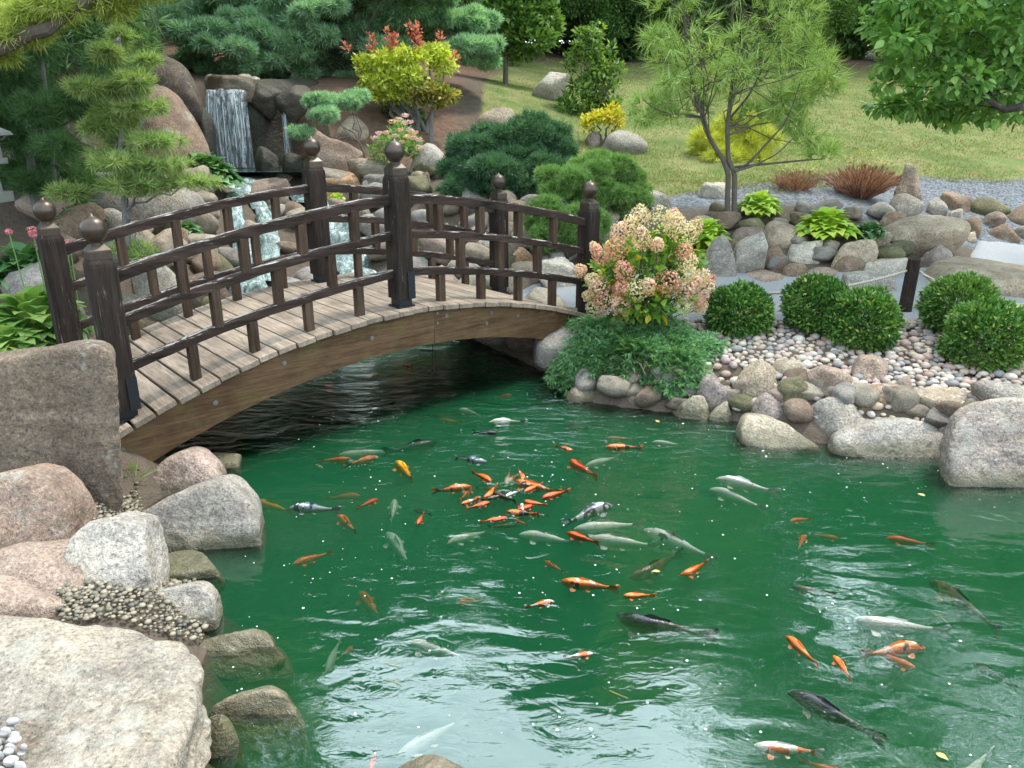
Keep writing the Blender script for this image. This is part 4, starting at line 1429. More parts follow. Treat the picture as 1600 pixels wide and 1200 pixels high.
M['elm'] = leaf_material('broad_leaves', [(0, (.07, .16, .035)), (.5, (.14, .27, .07)), (1, (.26, .40, .12))], .42, .42, .45, patch=(1.3, .5, .64, .55, (.25, .39, .12)))
M['maple'] = leaf_material('golden_maple_leaves', [(0, (.24, .30, .04)), (.5, (.44, .48, .07)), (1, (.62, .62, .15))], .4, .5, patch=(2.2, .55, .7, .5, (.26, .32, .06)))
M['maple_low'] = leaf_material('maple_leaves_bronze', [(0, (.10, .13, .03)), (.5, (.22, .21, .05)), (1, (.38, .30, .09))], .4, .5)
M['redtip'] = leaf_material('red_new_leaves', [(0, (.26, .06, .05)), (.5, (.42, .11, .09)), (1, (.52, .22, .16))], .4, .5)
M['cypress'] = leaf_material('yellow_cypress', [(0, (.22, .24, .03)), (.5, (.42, .42, .05)), (1, (.60, .57, .14))], .3, .55)
M['shrub'] = leaf_material('shrub_leaves', [(0, (.05, .10, .025)), (.5, (.10, .18, .04)), (1, (.22, .29, .07))], .4, .5)
M['yellow_shrub'] = leaf_material('yellow_shrub_leaves', [(0, (.22, .24, .02)), (.5, (.42, .38, .03)), (1, (.52, .36, .06))], .4, .5)
M['barberry'] = leaf_material('red_twigs', [(0, (.12, .05, .038)), (.5, (.23, .105, .075)), (1, (.36, .22, .16))], .15, .7)
M['yellow_fleck'] = leaf_material('yellow_flecks', [(0, (.40, .36, .06)), (1, (.30, .32, .08))], .3, .6)
M['hosta_lime'] = leaf_material('lime_hosta', [(0, (.17, .29, .03)), (.5, (.30, .43, .045)), (1, (.45, .52, .09))], .35, .38, .45)
M['hosta_green'] = leaf_material('green_hosta', [(0, (.035, .10, .035)), (.5, (.065, .155, .05)), (1, (.11, .21, .075))], .3, .35, .5)
M['hosta_mid'] = leaf_material('mid_hosta', [(0, (.08, .17, .04)), (.5, (.14, .25, .06)), (1, (.26, .35, .10))], .35, .36, .5)
M['hyd_leaf'] = leaf_material('hydrangea_leaves', [(0, (.055, .14, .022)), (.6, (.12, .22, .035)), (.86, (.22, .31, .05)), (.93, (.45, .38, .03)), (1, (.52, .36, .03))], .35, .45)
M['sedum_leaf'] = leaf_material('sedum_leaves', [(0, (.10, .19, .05)), (1, (.24, .36, .12))], .3, .5)
M['weed'] = leaf_material('grass_blades', [(0, (.08, .14, .025)), (1, (.20, .26, .06))], .35, .6)


def flower_mat(name, c0, c1, c2):
    return leaf_material(name, [(0, c0), (.5, c1), (1, c2)], .3, .6, .3)


FL = {'pink': flower_mat('florets_pink', (.42, .14, .11), (.50, .24, .18), (.54, .36, .27)),
      'blush': flower_mat('florets_blush', (.48, .25, .19), (.54, .36, .26), (.54, .44, .31)),
      'cream': flower_mat('florets_cream', (.48, .34, .22), (.54, .42, .28), (.53, .45, .29)),
      'lime': flower_mat('florets_lime', (.38, .37, .17), (.49, .43, .24), (.52, .40, .28)),
      'sedum': flower_mat('florets_sedum', (.48, .20, .24), (.60, .34, .38), (.68, .50, .52)),
      'rose': flower_mat('florets_rose', (.48, .10, .15), (.58, .18, .23), (.62, .28, .30))}


def at_base(px, py, Y=None):
    """a point on the ground where a plant stands"""
    if Y is None: return hit(px, py)
    p = at(px, py, Y=Y)
    return np.array((p[0], p[1], gz(p[0], p[1])))


def pads_px(base, lst, rng=None):
    """pads given as (px, py, half-width px, half-height px, dY, depth factor, leaves) at the plant's distance"""
    out = []
    for px, py, hw, hh, dY, df, n in lst:
        p = at(px, py, Y=base[1] + dY)
        t = opt(p) / FPX
        out.append((*(p - base), hw * t, hw * t * df, hh * t, n))
    return out


# ---- the wood behind: four kinds of tree, then copies
rng = np.random.default_rng(11)


def wood_tree_mesh(kind_, h, seed):
    r = np.random.default_rng(seed)
    mb = MB()
    mb.tube([(0, 0, -.4), (.05 * h * r.normal() * .3, 0, h * .35), (0, 0, h * .92)], [.028 * h * .6, .016 * h, .003 * h], 8)
    pads = []
    if kind_ == 'conifer':
        for k in range(34):
            f = k / 33
            z = h * (.10 + .88 * f)
            rr = h * .26 * (1 - f) ** .8 + .25
            a = k * 2.4
            d = rr * .62
            pads.append((d * math.cos(a), d * math.sin(a), z, rr * .62, rr * .62, h * .04 + .15, 620))
            if k % 2: limb(mb, (0, 0, z), (d * 1.3 * math.cos(a), d * 1.3 * math.sin(a), z - .1), .05, .015, r, .02)
        tm, sz, out_, up_ = tuft(9, .9, .07, 3), .32, .8, .2
    else:
        for k in range(42):
            d, p = ball_points(1, r, .35)
            c_ = p[0] * np.array((h * .30, h * .30, h * .40)) + np.array((0, 0, h * .56))
            s_ = r.uniform(.07, .13) * h
            pads.append((*c_, s_, s_, s_ * .7, 620))
            if k % 2: limb(mb, (0, 0, max(h * .18, c_[2] - h * .18)), c_, .012 * h * .5, .02, r, .04)
        tm, sz, out_, up_ = LEAF, .24, .7, .2
    return mb.mesh('trunk'), crown_mesh('crown', pads, tm, sz, r, out_, up_, .7, .3)


WT = {'leafy': wood_tree_mesh('leafy', 11, 1), 'leafy2': wood_tree_mesh('leafy', 10, 2), 'conifer': wood_tree_mesh('conifer', 13, 3), 'conifer2': wood_tree_mesh('conifer', 11, 4)}
for k, (t_, c_) in WT.items():
    t_.materials.append(M['bark'])
    c_.materials.append(M['pine_dark'] if 'con' in k else M['wood_leaf'])
light_crown = WT['leafy2'][1].copy()
light_crown.materials.clear()
light_crown.materials.append(M['wood_leaf_light'])


def wood_tree(kind_, x, y, sc, label, group, light=False):
    root = empty('wood_tree' if 'leafy' in kind_ else 'wood_conifer', (x, y, gz(x, y) - .1), label, 'tree', group, (x * 7.3) % 6.28)
    root.scale = (sc,) * 3
    link('trunk', WT[kind_][0], None, root)
    link('crown', light_crown if light else WT[kind_][1], None, root)
    if light: root.location.z -= .8


GW = 'trees of the wood behind the lawn'
for x, y, k, sc in [(-19, 27, 'leafy', 1.5), (-14.5, 24, 'conifer', 1.35), (-11.5, 27.5, 'leafy', 1.6), (-8.5, 23, 'leafy2', 1.3), (-6, 27, 'conifer', 1.2), (-10, 18.5, 'leafy', 1.15), (-13.5, 17.5, 'conifer2', 1.35),
                    (-16, 15, 'leafy2', 1.4), (-2.5, 29, 'leafy', 1.05), (1.2, 31, 'conifer2', 1.75), (4.2, 32, 'leafy', 1.9), (7.5, 33, 'leafy2', 2.2), (10.5, 32, 'conifer', .95), (14, 31, 'leafy', 1.25),
                    (18, 29, 'leafy2', 1.4), (23, 27, 'leafy', 1.5), (-24, 33, 'leafy', 1.7), (-4, 38, 'leafy2', 1.3), (6, 41, 'leafy', 1.2), (15, 40, 'leafy', 1.4), (24, 38, 'leafy2', 1.6), (0, 44, 'leafy', 1.2), (11, 47, 'leafy2', 1.3), (-12, 40, 'leafy', 1.6), (-9.5, 13, 'conifer', .95), (-7.3, 10.6, 'conifer2', .9)]:
    wood_tree(k, x, y, sc, 'tall dark leafy tree in the wood behind the garden' if 'leafy' in k else 'dark conifer in the wood behind the garden', GW)
wood_tree('leafy2', -.6, 24.5, .36, 'light green bushy young tree at the wood edge above the whitish lawn rock', None, True)
wood_tree('leafy', 2.6, 27.5, .42, 'small dark tree with visible stems at the top of the lawn', None)
wood_tree('leafy2', 9.5, 27, .40, 'light green shrub at the top of the lawn beside the large overhanging tree', None, True)
wood_tree('leafy', 6.3, 28.5, .45, 'dark rounded tree at the lawn top behind the airy pine', None)
r = np.random.default_rng(17)
ush = []
for k in range(3):
    pd = [(*(ball_points(1, r, .2)[1][0] * np.array((1.3, 1.0, .8)) + (0, 0, .9)), .55, .55, .42, 420) for _ in range(12)]
    mb = MB()
    for p in pd[::2]: limb(mb, (0, 0, -.1), p[:3], .05, .015, r)
    ush.append((mb.mesh('stem'), crown_mesh('crown', pd, LEAF, .2, r, .8, .2, .6, .2)))
    ush[-1][0].materials.append(M['bark'])
    ush[-1][1].materials.append(M['wood_leaf'] if k < 2 else M['wood_leaf_light'])
for k in range(46):
    x, y = -26 + 52 * (k + .5) / 46 + r.normal() * .4, r.uniform(28.5, 32) - (5 if k < 20 else 0) * r.uniform(.3, 1)
    u_ = ush[r.integers(3)]
    root = empty('undergrowth_shrub', (x, y, gz(x, y)), 'dense shrub in the undergrowth along the wood edge', 'shrub', 'undergrowth shrubs along the wood edge', r.uniform(0, 6))
    root.scale = (r.uniform(1.0, 1.5), 1.2, r.uniform(1.1, 2.1))
    link('stem', u_[0], None, root)
    link('crown', u_[1], None, root)
for px, py, wd, lbl in [(262, 250, .17, 'brown trunk rising behind the dark leaning boulder'), (120, 250, .13, 'slender reddish trunk among the dark pines')]:
    p = at_base(px, py, 15.2)
    mb = MB()
    mb.tube([(0, 0, -.5), (.05, 0, 2), (-.1, 0, 5)], [wd, wd * .8, wd * .5], 10)
    root = empty('tree', p, lbl, 'tree')
    mb.build('trunk', M['bark'], root)
    pd = [(rng.normal() * 1.4, rng.normal() * 1.2, rng.uniform(3.6, 7.0), 1.1, 1.1, .6, 700) for _ in range(9)]
    link('crown', crown_mesh('crown', pd, LEAF, .2, rng), M['wood_leaf'], root)


# ---- spreading blue pine over the waterfall
def needle_tree(name, label, base, trunk, pads, tmpl, size, mat, bark, group=None, r0=.09, cat='pine tree', up=.35, lo=.3, lump=.3, starts=None, jit=.55, lr=.03):
    r = np.random.default_rng(int(abs(base[0]) * 1000) % 9973)
    root = empty(name, base, label, cat, group)
    mb = MB()
    trunk = np.array(trunk, float)
    mb.tube(trunk, np.linspace(r0, r0 * .35, len(trunk)), 9)
    for p in pads:
        c_ = np.array(p[:3])
        # nearest lower point of the trunk
        k = np.argmin(np.linalg.norm(trunk - c_ * np.array((.5, .5, 1)) + np.array((0, 0, .25 * np.linalg.norm(c_[:2]))), axis=1))
        a = trunk[max(k, 1 if len(trunk) > 2 else 0)]
        limb(mb, a, c_, min(lr, r0 * .5), lr * .25, r, .03)
    mb.build('trunk', bark, root)
    link('crown', crown_mesh('crown', pads, tmpl, size, r, 1.0, up, jit, lo, lump=lump), mat, root)
    return root


T14 = tuft(13, 1.2, .17, 5)
T18 = tuft(18, 1.25, .09, 6)
T_LONG = tuft(12, .8, .042, 7)

bb = at_base(470, 125, 16.2)
lst = []
for (px, py, hw, hh, n) in [(300, 20, 60, 26, 1200), (330, 60, 60, 24, 1200), (390, 40, 60, 26, 1200), (300, 95, 38, 16, 700), (380, 90, 65, 24, 1300), (450, 70, 60, 26, 1200), (440, 115, 60, 20, 1100), (520, 60, 70, 28, 1400),
                            (530, 105, 50, 22, 900), (500, 135, 42, 16, 700), (590, 40, 60, 28, 1200), (640, 20, 60, 26, 1200), (690, 45, 60, 24, 1100), (740, 35, 45, 26, 900), (720, 75, 50, 20, 800), (760, 80, 30, 22, 500), (600, 80, 50, 18, 700), (350, 118, 40, 14, 600), (560, 130, 30, 14, 400),
                            (480, 10, 80, 30, 1300), (400, -10, 80, 30, 1200), (560, -20, 90, 35, 1300), (680, -20, 80, 35, 1200)]:
    lst.append((px, py, hw, hh, rng.uniform(-1.3, .3), .9, int(n * 1.5)))
upper = []
for k in range(14):                                  # added upper crown, unseen, blocks bright sky reflected in the pond
    upper.append((*(np.array((rng.uniform(-5.2, -1.6), 17.0 + rng.normal() * .6, rng.uniform(6.6, 12.0))) - bb), rng.uniform(.6, 1.0), .8, rng.uniform(.3, .5), 1000))
pads = split(pads_px(bb, lst) + upper, 11, .27, rng)
needle_tree('blue_pine', 'wide spreading blue-green pine above the waterfall', bb, [(0, 0, -.3), (.1, 0, .6), (-.2, 0, 1.5), (.1, 0, 2.6), (.3, 0, 5.0), (.2, -.3, 8.5)], pads, T14, .17, M['pine_blue'], M['bark'], r0=.16, lr=.02, lo=.1, jit=.6)
bb = at_base(790, 95, 19)
pads = pads_px(bb, [(790, 20, 50, 30, 0, .8, 1400), (820, 60, 45, 26, 0, .8, 1200), (770, 70, 35, 24, .2, .8, 800), (830, 20, 40, 30, .3, .8, 1000), (800, -30, 60, 35, .2, .8, 1400), (850, 40, 30, 26, .5, .8, 700)])
needle_tree('leafy_shrub', 'dense green shrub with drooping twigs at the end of the blue pine', bb, [(0, 0, -.2), (0, 0, .8), (.1, 0, 2)], pads, LEAF, .17, M['wood_leaf_light'], M['bark'], cat='shrub', r0=.07)

# ---- cloud-pruned little pine by the falls
bb = at_base(572, 205, 12.4)
pads = pads_px(bb, [(500, 158, 26, 11, 0, .8, 420), (545, 160, 22, 10, .2, .8, 330), (508, 178, 23, 11, -.2, .8, 380), (470, 207, 20, 8, -.2, .8, 260), (560, 150, 18, 8, .3, .8, 220)])
needle_tree('small_pine', 'small cloud-pruned pine leaning over the waterfall cave', bb, [(0, 0, -.2), (-.02, 0, .1), (-.06, 0, .3), (-.12, 0, .45)], pads, T14, .085, M['pine_blue'], M['bark'], r0=.03, lr=.012)

# ---- young pines by the lantern
for px, lbl, sd_, Y in [(46, 'thin-stemmed dark pine beside the stone lantern', 3, 8.3), (78, 'second thin-stemmed dark pine close beside the yellow-green spruce', 4, 8.7)]:
    r = np.random.default_rng(sd_)
    bb = at_base(px + 8, 290, Y)
    tr_ = [np.array(at(x_, y_, Y=Y)) - bb for x_, y_ in ((px + 8, 320), (px - 2, 200), (px - 16, 70), (px - 22, -60))]
    lst = [(px + r.normal() * 60, r.uniform(50, 290), r.uniform(22, 40), r.uniform(13, 24), r.normal() * .3, .9, 150) for _ in range(17)]
    lst += [(px + r.normal() * 70, r.uniform(-260, 30), r.uniform(35, 60), r.uniform(22, 36), r.normal() * .4, .9, 260) for _ in range(14)]
    needle_tree('young_pine', lbl, bb, tr_, pads_px(bb, lst), tuft(16, 1.1, .045, 9), .15, M['pine_dark'], M['grey_bark'], r0=.045, lr=.015, up=.5, lo=.1, jit=.8)

# ---- yellow-green spruce at the far rail
bb = at_base(200, 398, 7.55)
tr_ = [np.array(at(x_, y_, Y=7.55)) - bb for x_, y_ in ((200, 402), (196, 330), (190, 240), (187, 140), (186, 60))]
pads = pads_px(bb, [(187, 58, 17, 20, 0, 1, 130), (188, 82, 20, 14, 0, 1, 140), (232, 98, 18, 8, 0, 1, 70), (175, 112, 22, 12, 0, 1, 120), (216, 128, 26, 14, 0, 1, 180), (150, 138, 36, 13, .1, 1, 220), (225, 148, 28, 11, -.1, 1, 180),
                    (135, 178, 22, 11, -.1, 1, 150), (180, 178, 32, 14, 0, 1, 220), (250, 172, 30, 12, 0, 1, 190), (275, 180, 18, 7, 0, 1, 70), (150, 205, 34, 14, .1, 1, 230), (245, 215, 34, 10, -.1, 1, 200), (200, 215, 30, 14, .1, 1, 200),
                    (165, 240, 34, 11, 0, 1, 210), (215, 252, 36, 13, -.1, 1, 260), (260, 258, 40, 9, -.1, 1, 200), (130, 268, 30, 12, 0, 1, 160), (190, 285, 42, 12, -.2, 1, 260), (285, 288, 44, 8, -.1, 1, 190), (240, 300, 32, 9, -.2, 1, 150), (105, 296, 26, 12, 0, 1, 130), (180, 395, 26, 11, 0, 1, 130), (205, 404, 18, 8, -.1, 1, 80), (160, 318, 22, 9, -.1, 1, 90)])
pads = [(a + rng.normal() * .09, b_ + rng.normal() * .1, c_ + rng.normal() * .03, d * 1.1, e * 1.1, f * .7, int(n * .5)) for k, (a, b_, c_, d, e, f, n) in enumerate(pads) if k < 2 or k % 7 != 3]
needle_tree('spruce', 'yellow-green spruce with open tiers behind the far railing', bb, tr_, pads, T18, .11, M['pine_mid'], M['grey_bark'], r0=.04, lr=.014, up=.3, lo=.05)

# ---- old pine reaching in from the corner: one big limb in view, its crown above the picture
Y = 6.6
bb = at_base(-260, 420, Y + .2)
tr_ = [np.array((0, 0, -.3)), np.array((.05, 0, 1.2)), np.array((.0, 0, 2.6)), np.array((.2, .1, 4.5)), np.array((.3, .1, 7.0))]
root = empty('old_pine', bb, 'old gold-green pine reaching a thick mossy limb over the corner above the bridge', 'pine tree')
r = np.random.default_rng(5)
mb = MB()
mb.tube(tr_, [.2, .18, .16, .12, .05], 12)
lp_ = [np.array(at(x_, y_, Y=Y)) - bb for x_, y_ in ((-260, 150), (-120, 105), (0, 74), (45, 52), (75, 45), (100, 24), (130, 6), (165, -25), (260, -70))]
mb.tube(lp_, [.10, .085, .062, .056, .05, .045, .042, .035, .015], 10)
lst = [(20, 45, 48, 22, -.1, .9, 420), (45, 22, 26, 8, -.1, .9, 160), (70, 18, 40, 14, -.1, .9, 260), (90, 8, 36, 16, -.2, .9, 240), (-30, 45, 50, 30, 0, .9, 300), (5, 85, 16, 9, 0, .9, 60), (175, 8, 28, 14, 0, .9, 180), (165, -10, 40, 16, 0, .9, 200), (55, 40, 22, 14, -.1, .9, 180), (-10, 20, 30, 12, 0, .9, 120), (230, -30, 60, 24, 0, .9, 300)]
for k in range(16):
    lst.append((r.uniform(-420, 330), r.uniform(-900, -100), r.uniform(70, 120), r.uniform(35, 60), r.normal() * .9, 1.0, 420))
pads = pads_px(bb, lst)
over = []
pads += over
for p in pads[11:]:
    limb(mb, tr_[3] * r.uniform(.7, 1.4) if p not in over else np.array(p[:3]) + np.array((-.9, 0, -.1)), np.array(p[:3]), .05, .015, r, .03)
mb.build('trunk', M['bark'], root)
link('crown', crown_mesh('crown', pads, T18, .12, r, 1.0, .5, .6, .2), M['pine_gold'], root)
# a twig of broad leaves hanging behind it
bb = at_base(120, 200, 10.8)
root = empty('maple_sapling', bb, 'bright leafy twigs of a sapling above the pink boulder', 'tree')
mb = MB()
limb(mb, (0, 0, -.2), np.array(at(118, 30, Y=10.8)) - bb, .03, .01, r)
mb.build('trunk', M['bark'], root)
link('crown', crown_mesh('crown', pads_px(bb, [(130, 42, 22, 10, 0, 1, 60), (160, 60, 20, 12, 0, 1, 50), (120, 20, 34, 14, .2, 1, 90), (185, 30, 30, 20, .3, 1, 90), (215, 70, 26, 18, .4, 1, 90)]), LEAF, .17, r, .8, .1, .4), M['wood_leaf_light'], root)

# ---- golden maple with red tips, and its lower bronze neighbour
bb = at_base(652, 208, 14.0)
root = empty('golden_maple', bb, 'layered golden-leaved maple with red tips on the mulch slope', 'maple')
r = np.random.default_rng(8)
pads = pads_px(bb, [(580, 105, 26, 14, 0, .8, 520), (610, 95, 34, 14, -.2, .8, 620), (640, 90, 32, 15, -.2, .8, 620), (680, 82, 24, 12, .1, .8, 460), (695, 100, 22, 16, .1, .8, 420), (600, 125, 34, 13, -.2, .8, 560), (640, 120, 28, 14, -.3, .8, 480), (580, 140, 24, 8, 0, .8, 260), (625, 150, 30, 9, -.1, .8, 300), (600, 148, 26, 8, -.2, .8, 260), (565, 95, 12, 8, 0, .8, 120), (612, 146, 20, 7, 0, .8, 180)])
mb = MB()
for p in pads: limb(mb, (r.normal() * .08, 0, -.1), p[:3], .04, .012, r, .02)
mb.build('trunk', M['grey_bark'], root)
link('crown', crown_mesh('crown', pads, LEAF, .09, r, 1.0, .15, .6, .2, lump=.5), M['maple'], root)
pr = pads_px(bb, [(585, 72, 7, 14, 0, .8, 50), (617, 72, 9, 12, 0, .8, 60), (623, 66, 5, 8, 0, .8, 30), (655, 55, 7, 13, .1, .8, 50), (645, 50, 5, 9, 0, .8, 25), (657, 72, 7, 10, 0, .8, 40), (714, 92, 5, 5, 0, .8, 20), (690, 62, 5, 8, 0, .8, 24), (548, 78, 5, 7, 0, .8, 20), (610, 58, 5, 8, 0, .8, 20)])
pr = [(a, b_ - .35, c_, d * .95, e * .95, f * 1.1, int(n * 1.0)) for a, b_, c_, d, e, f, n in pr]
for p in pr: link('red_tip', crown_mesh('red_tip', [p], LEAF, .075, r, .6, .5, .4, .1), M['redtip'], root)
bb = at_base(672, 212, 13.6)
pads = pads_px(bb, [(672, 140, 24, 9, 0, .8, 330), (695, 148, 22, 10, 0, .8, 300), (655, 150, 16, 8, 0, .8, 200), (680, 160, 22, 7, 0, .8, 200)])
needle_tree('bronze_maple', 'low bronze-leaved maple beneath the golden maple', bb, [(0, 0, -.2), (.03, 0, .25), (.05, 0, .55)], pads, LEAF, .10, M['maple_low'], M['grey_bark'], cat='maple', r0=.05)
pads = pads_px(bb, [(640, 175, 26, 16, .4, .8, 420), (668, 188, 20, 16, .2, .8, 300)])
needle_tree('green_shrub', 'dark green undergrowth shrub around the golden maple stems', bb + np.array((-.25, .3, 0)), [(0, 0, -.2), (0, 0, .3)], pads, LEAF, .10, M['wood_leaf'], M['grey_bark'], cat='shrub', r0=.03)

# ---- dark spruce mound, mugo mounds
def mound(name, label, px, py, Y, lst, tmpl, size, mat, cat='shrub', up=.25, out=1.0, jit=.4, lo=.72, lump=.22):
    r = np.random.default_rng(int(px * 7 + py))
    bb = at_base(px, py, Y)
    root = empty(name, bb, label, cat)
    pads = pads_px(bb, lst)
    pads = split(pads, 7, .5, r)
    mb = MB()
    for p in pads[::4]: limb(mb, (r.normal() * .05, r.normal() * .05, -.1), np.array(p[:3]) * np.array((.8, .8, .7)), .03, .012, r, .02)
    mb.build('stem', M['bark'], root)
    link('crown', crown_mesh('crown', pads, tmpl, size, r, out, up, jit, lo, lump=lump), mat, root)
    return root


SPR = tuft(12, .9, .16, 12)
mound('dwarf_spruce', 'broad very dark green dwarf spruce mound beyond the bridge', 795, 300, 11.2,
      [(745, 225, 40, 26, 0, .8, 1500), (800, 210, 52, 24, .1, .8, 1900), (850, 222, 44, 28, .1, .8, 1700), (725, 262, 34, 18, -.1, .8, 900), (780, 258, 55, 26, -.3, .8, 1900), (850, 262, 46, 26, -.2, .8, 1500), (720, 292, 34, 14, -.3, .8, 700), (800, 292, 60, 16, -.2, .8, 1000), (820, 198, 40, 14, .2, .8, 900), (875, 245, 22, 22, 0, .8, 600)], SPR, .12, M['spruce'], lo=.5, jit=.6)
FINE = tuft(12, .9, .13, 13)
mound('mugo_pine', 'billowing fine-needled green mugo mound behind the dwarf spruce edge', 925, 320, 10.0,
      [(935, 262, 42, 27, .1, .85, 2300), (885, 290, 48, 24, -.1, .85, 2200), (975, 285, 36, 22, .2, .85, 1500), (970, 308, 40, 20, 0, .85, 1300), (925, 300, 40, 22, -.1, .85, 1400)], FINE, .09, M['mugo'], lo=.55, jit=.55)
mound('mugo_pine', 'lower green mugo mound seen behind the last bay of the railing', 880, 395, 9.0,
      [(880, 345, 48, 36, 0, .85, 2600), (925, 350, 28, 30, .1, .85, 1300), (850, 360, 28, 26, -.1, .85, 1100)], FINE, .085, M['mugo'], lo=.55, jit=.55)

# ---- airy young pine with several stems
Y = 9.9
bb = at_base(1142, 332, Y)
root = empty('airy_pine', bb, 'airy young pine with forking grey stems beside the lime hostas', 'pine tree')
r = np.random.default_rng(14)
mb = MB()
W = lambda x_, y_, dY=0: np.array(at(x_, y_, Y=Y + dY)) - bb
stems = [[(1136, 340), (1138, 270), (1130, 250), (1108, 215), (1100, 185), (1085, 150), (1078, 100), (1070, 40), (1060, -60), (1060, -200)],
         [(1147, 340), (1148, 270), (1138, 250), (1136, 200), (1142, 150), (1148, 100), (1143, 60), (1145, 0), (1140, -120), (1150, -300)],
         [(1148, 268), (1170, 255), (1200, 222), (1225, 195), (1240, 160), (1250, 130)], [(1148, 268), (1180, 258), (1215, 240), (1250, 205)],
         [(1100, 185), (1070, 178), (1045, 178), (1020, 168), (1005, 155)], [(1140, 210), (1180, 195), (1225, 188)], [(1136, 190), (1170, 150), (1200, 90), (1230, 50)], [(1145, 110), (1190, 60), (1220, 0)], [(1078, 110), (1040, 97), (1020, 99)],
         [(1250, 205), (1290, 245)], [(1145, 60), (1100, 20), (1080, -20)], [(1148, 90), (1175, 40), (1160, 10)], [(1138, 262), (1260, 250), (1290, 248)]]
for k, st_ in enumerate(stems):
    P = np.array([W(x_, y_, (0 if k < 2 else .12 * (i_ - 1) * (1 if k % 2 else -1))) for i_, (x_, y_) in enumerate(st_)])
    t = np.linspace(0, 1, len(P))
    tt = np.linspace(0, 1, len(P) * 3)
    P = np.stack([np.interp(tt, t, P[:, a]) for a in range(3)], -1)
    r0 = .036 if k < 2 else .017
    mb.tube(P, np.linspace(r0, r0 * .25, len(P)), 8)
ps = []
for _ in range(62):
    x_ = r.uniform(1035, 1300)
    y_ = r.uniform(-60, 165 if x_ > 1090 else 140)
    ps.append((x_, y_, r.uniform(16, 34), r.uniform(12, 26), r.normal() * .45, .9, 12))
ps += [(1035, 165, 20, 12, 0, 1, 30), (1010, 160, 18, 12, 0, 1, 28), (1060, 130, 26, 14, 0, 1, 50), (1050, 95, 28, 18, .1, 1, 60), (1025, 60, 20, 16, 0, 1, 40), (1240, 195, 30, 12, 0, 1, 40), (1285, 240, 24, 10, 0, 1, 36), (1220, 170, 30, 16, .1, 1, 55), (1250, 150, 34, 16, 0, 1, 70), (1290, 130, 24, 14, 0, 1, 50), (1180, 175, 24, 12, .2, 1, 40), (1260, 215, 24, 10, -.1, 1, 30), (1090, 170, 20, 12, .2, 1, 30), (1000, 185, 18, 10, 0, 1, 22), (1050, 178, 16, 10, 0, 1, 18)]
for _ in range(26): ps.append((r.uniform(1000, 1340), r.uniform(-420, -60), r.uniform(30, 50), r.uniform(20, 34), r.normal() * .5, .9, 60))
pads = pads_px(bb, ps)
for p in pads[:77]:
    s_ = stems[1] if p[0] > 0 else stems[0]
    limb(mb, W(*s_[min(len(s_) - 1, 3 + int(r.uniform(0, 5)))]), np.array(p[:3]), .009, .003, r, .03, 6, .05, 5)
mb.build('trunk', M['bark'], root)
link('crown', crown_mesh('crown', pads, T_LONG, .24, r, .9, .35, .7, .05), M['pine_airy'], root)

# ---- yellow threadleaf cypress
mound('golden_cypress', 'bright yellow thread-leaved cypress bush on the lawn behind the airy pine', 1150, 258, 14.2,
      [(1110, 220, 28, 20, 0, .8, 420), (1150, 205, 36, 24, .1, .8, 600), (1180, 225, 28, 22, 0, .8, 450), (1130, 240, 34, 16, -.2, .8, 420), (1165, 245, 34, 14, -.2, .8, 380), (1150, 190, 20, 12, .1, .8, 200)], tuft(12, .6, .05, 15), .26, M['cypress'], up=-.05, out=1, jit=.35, lo=.5)

# ---- loose shrubs on the lawn
mound('loose_shrub', 'tall loose open green shrub beside the whitish lawn rock', 930, 195, 17.0,
      [(905, 150, 34, 22, 0, .8, 420), (930, 120, 30, 22, .1, .8, 380), (905, 170, 30, 18, -.1, .8, 420), (945, 160, 28, 20, 0, .8, 350), (915, 85, 26, 18, 0, .8, 260), (945, 90, 20, 26, 0, .8, 200), (925, 55, 24, 16, .2, .8, 220), (890, 100, 14, 14, 0, .8, 60), (965, 105, 16, 14, 0, .8, 60), (935, 185, 34, 12, 0, .8, 300)], LEAF, .13, M['shrub'], up=.3, jit=.7, lo=.1)
mound('yellow_shrub', 'small yellow-orange shrub above the grey domed rock', 942, 207, 15.0,
      [(945, 188, 26, 14, 0, .8, 300), (925, 194, 16, 10, 0, .8, 140), (962, 184, 16, 10, 0, .8, 140), (955, 172, 12, 8, 0, .8, 80)], LEAF, .10, M['yellow_shrub'], up=.3, jit=.6, lo=.2)

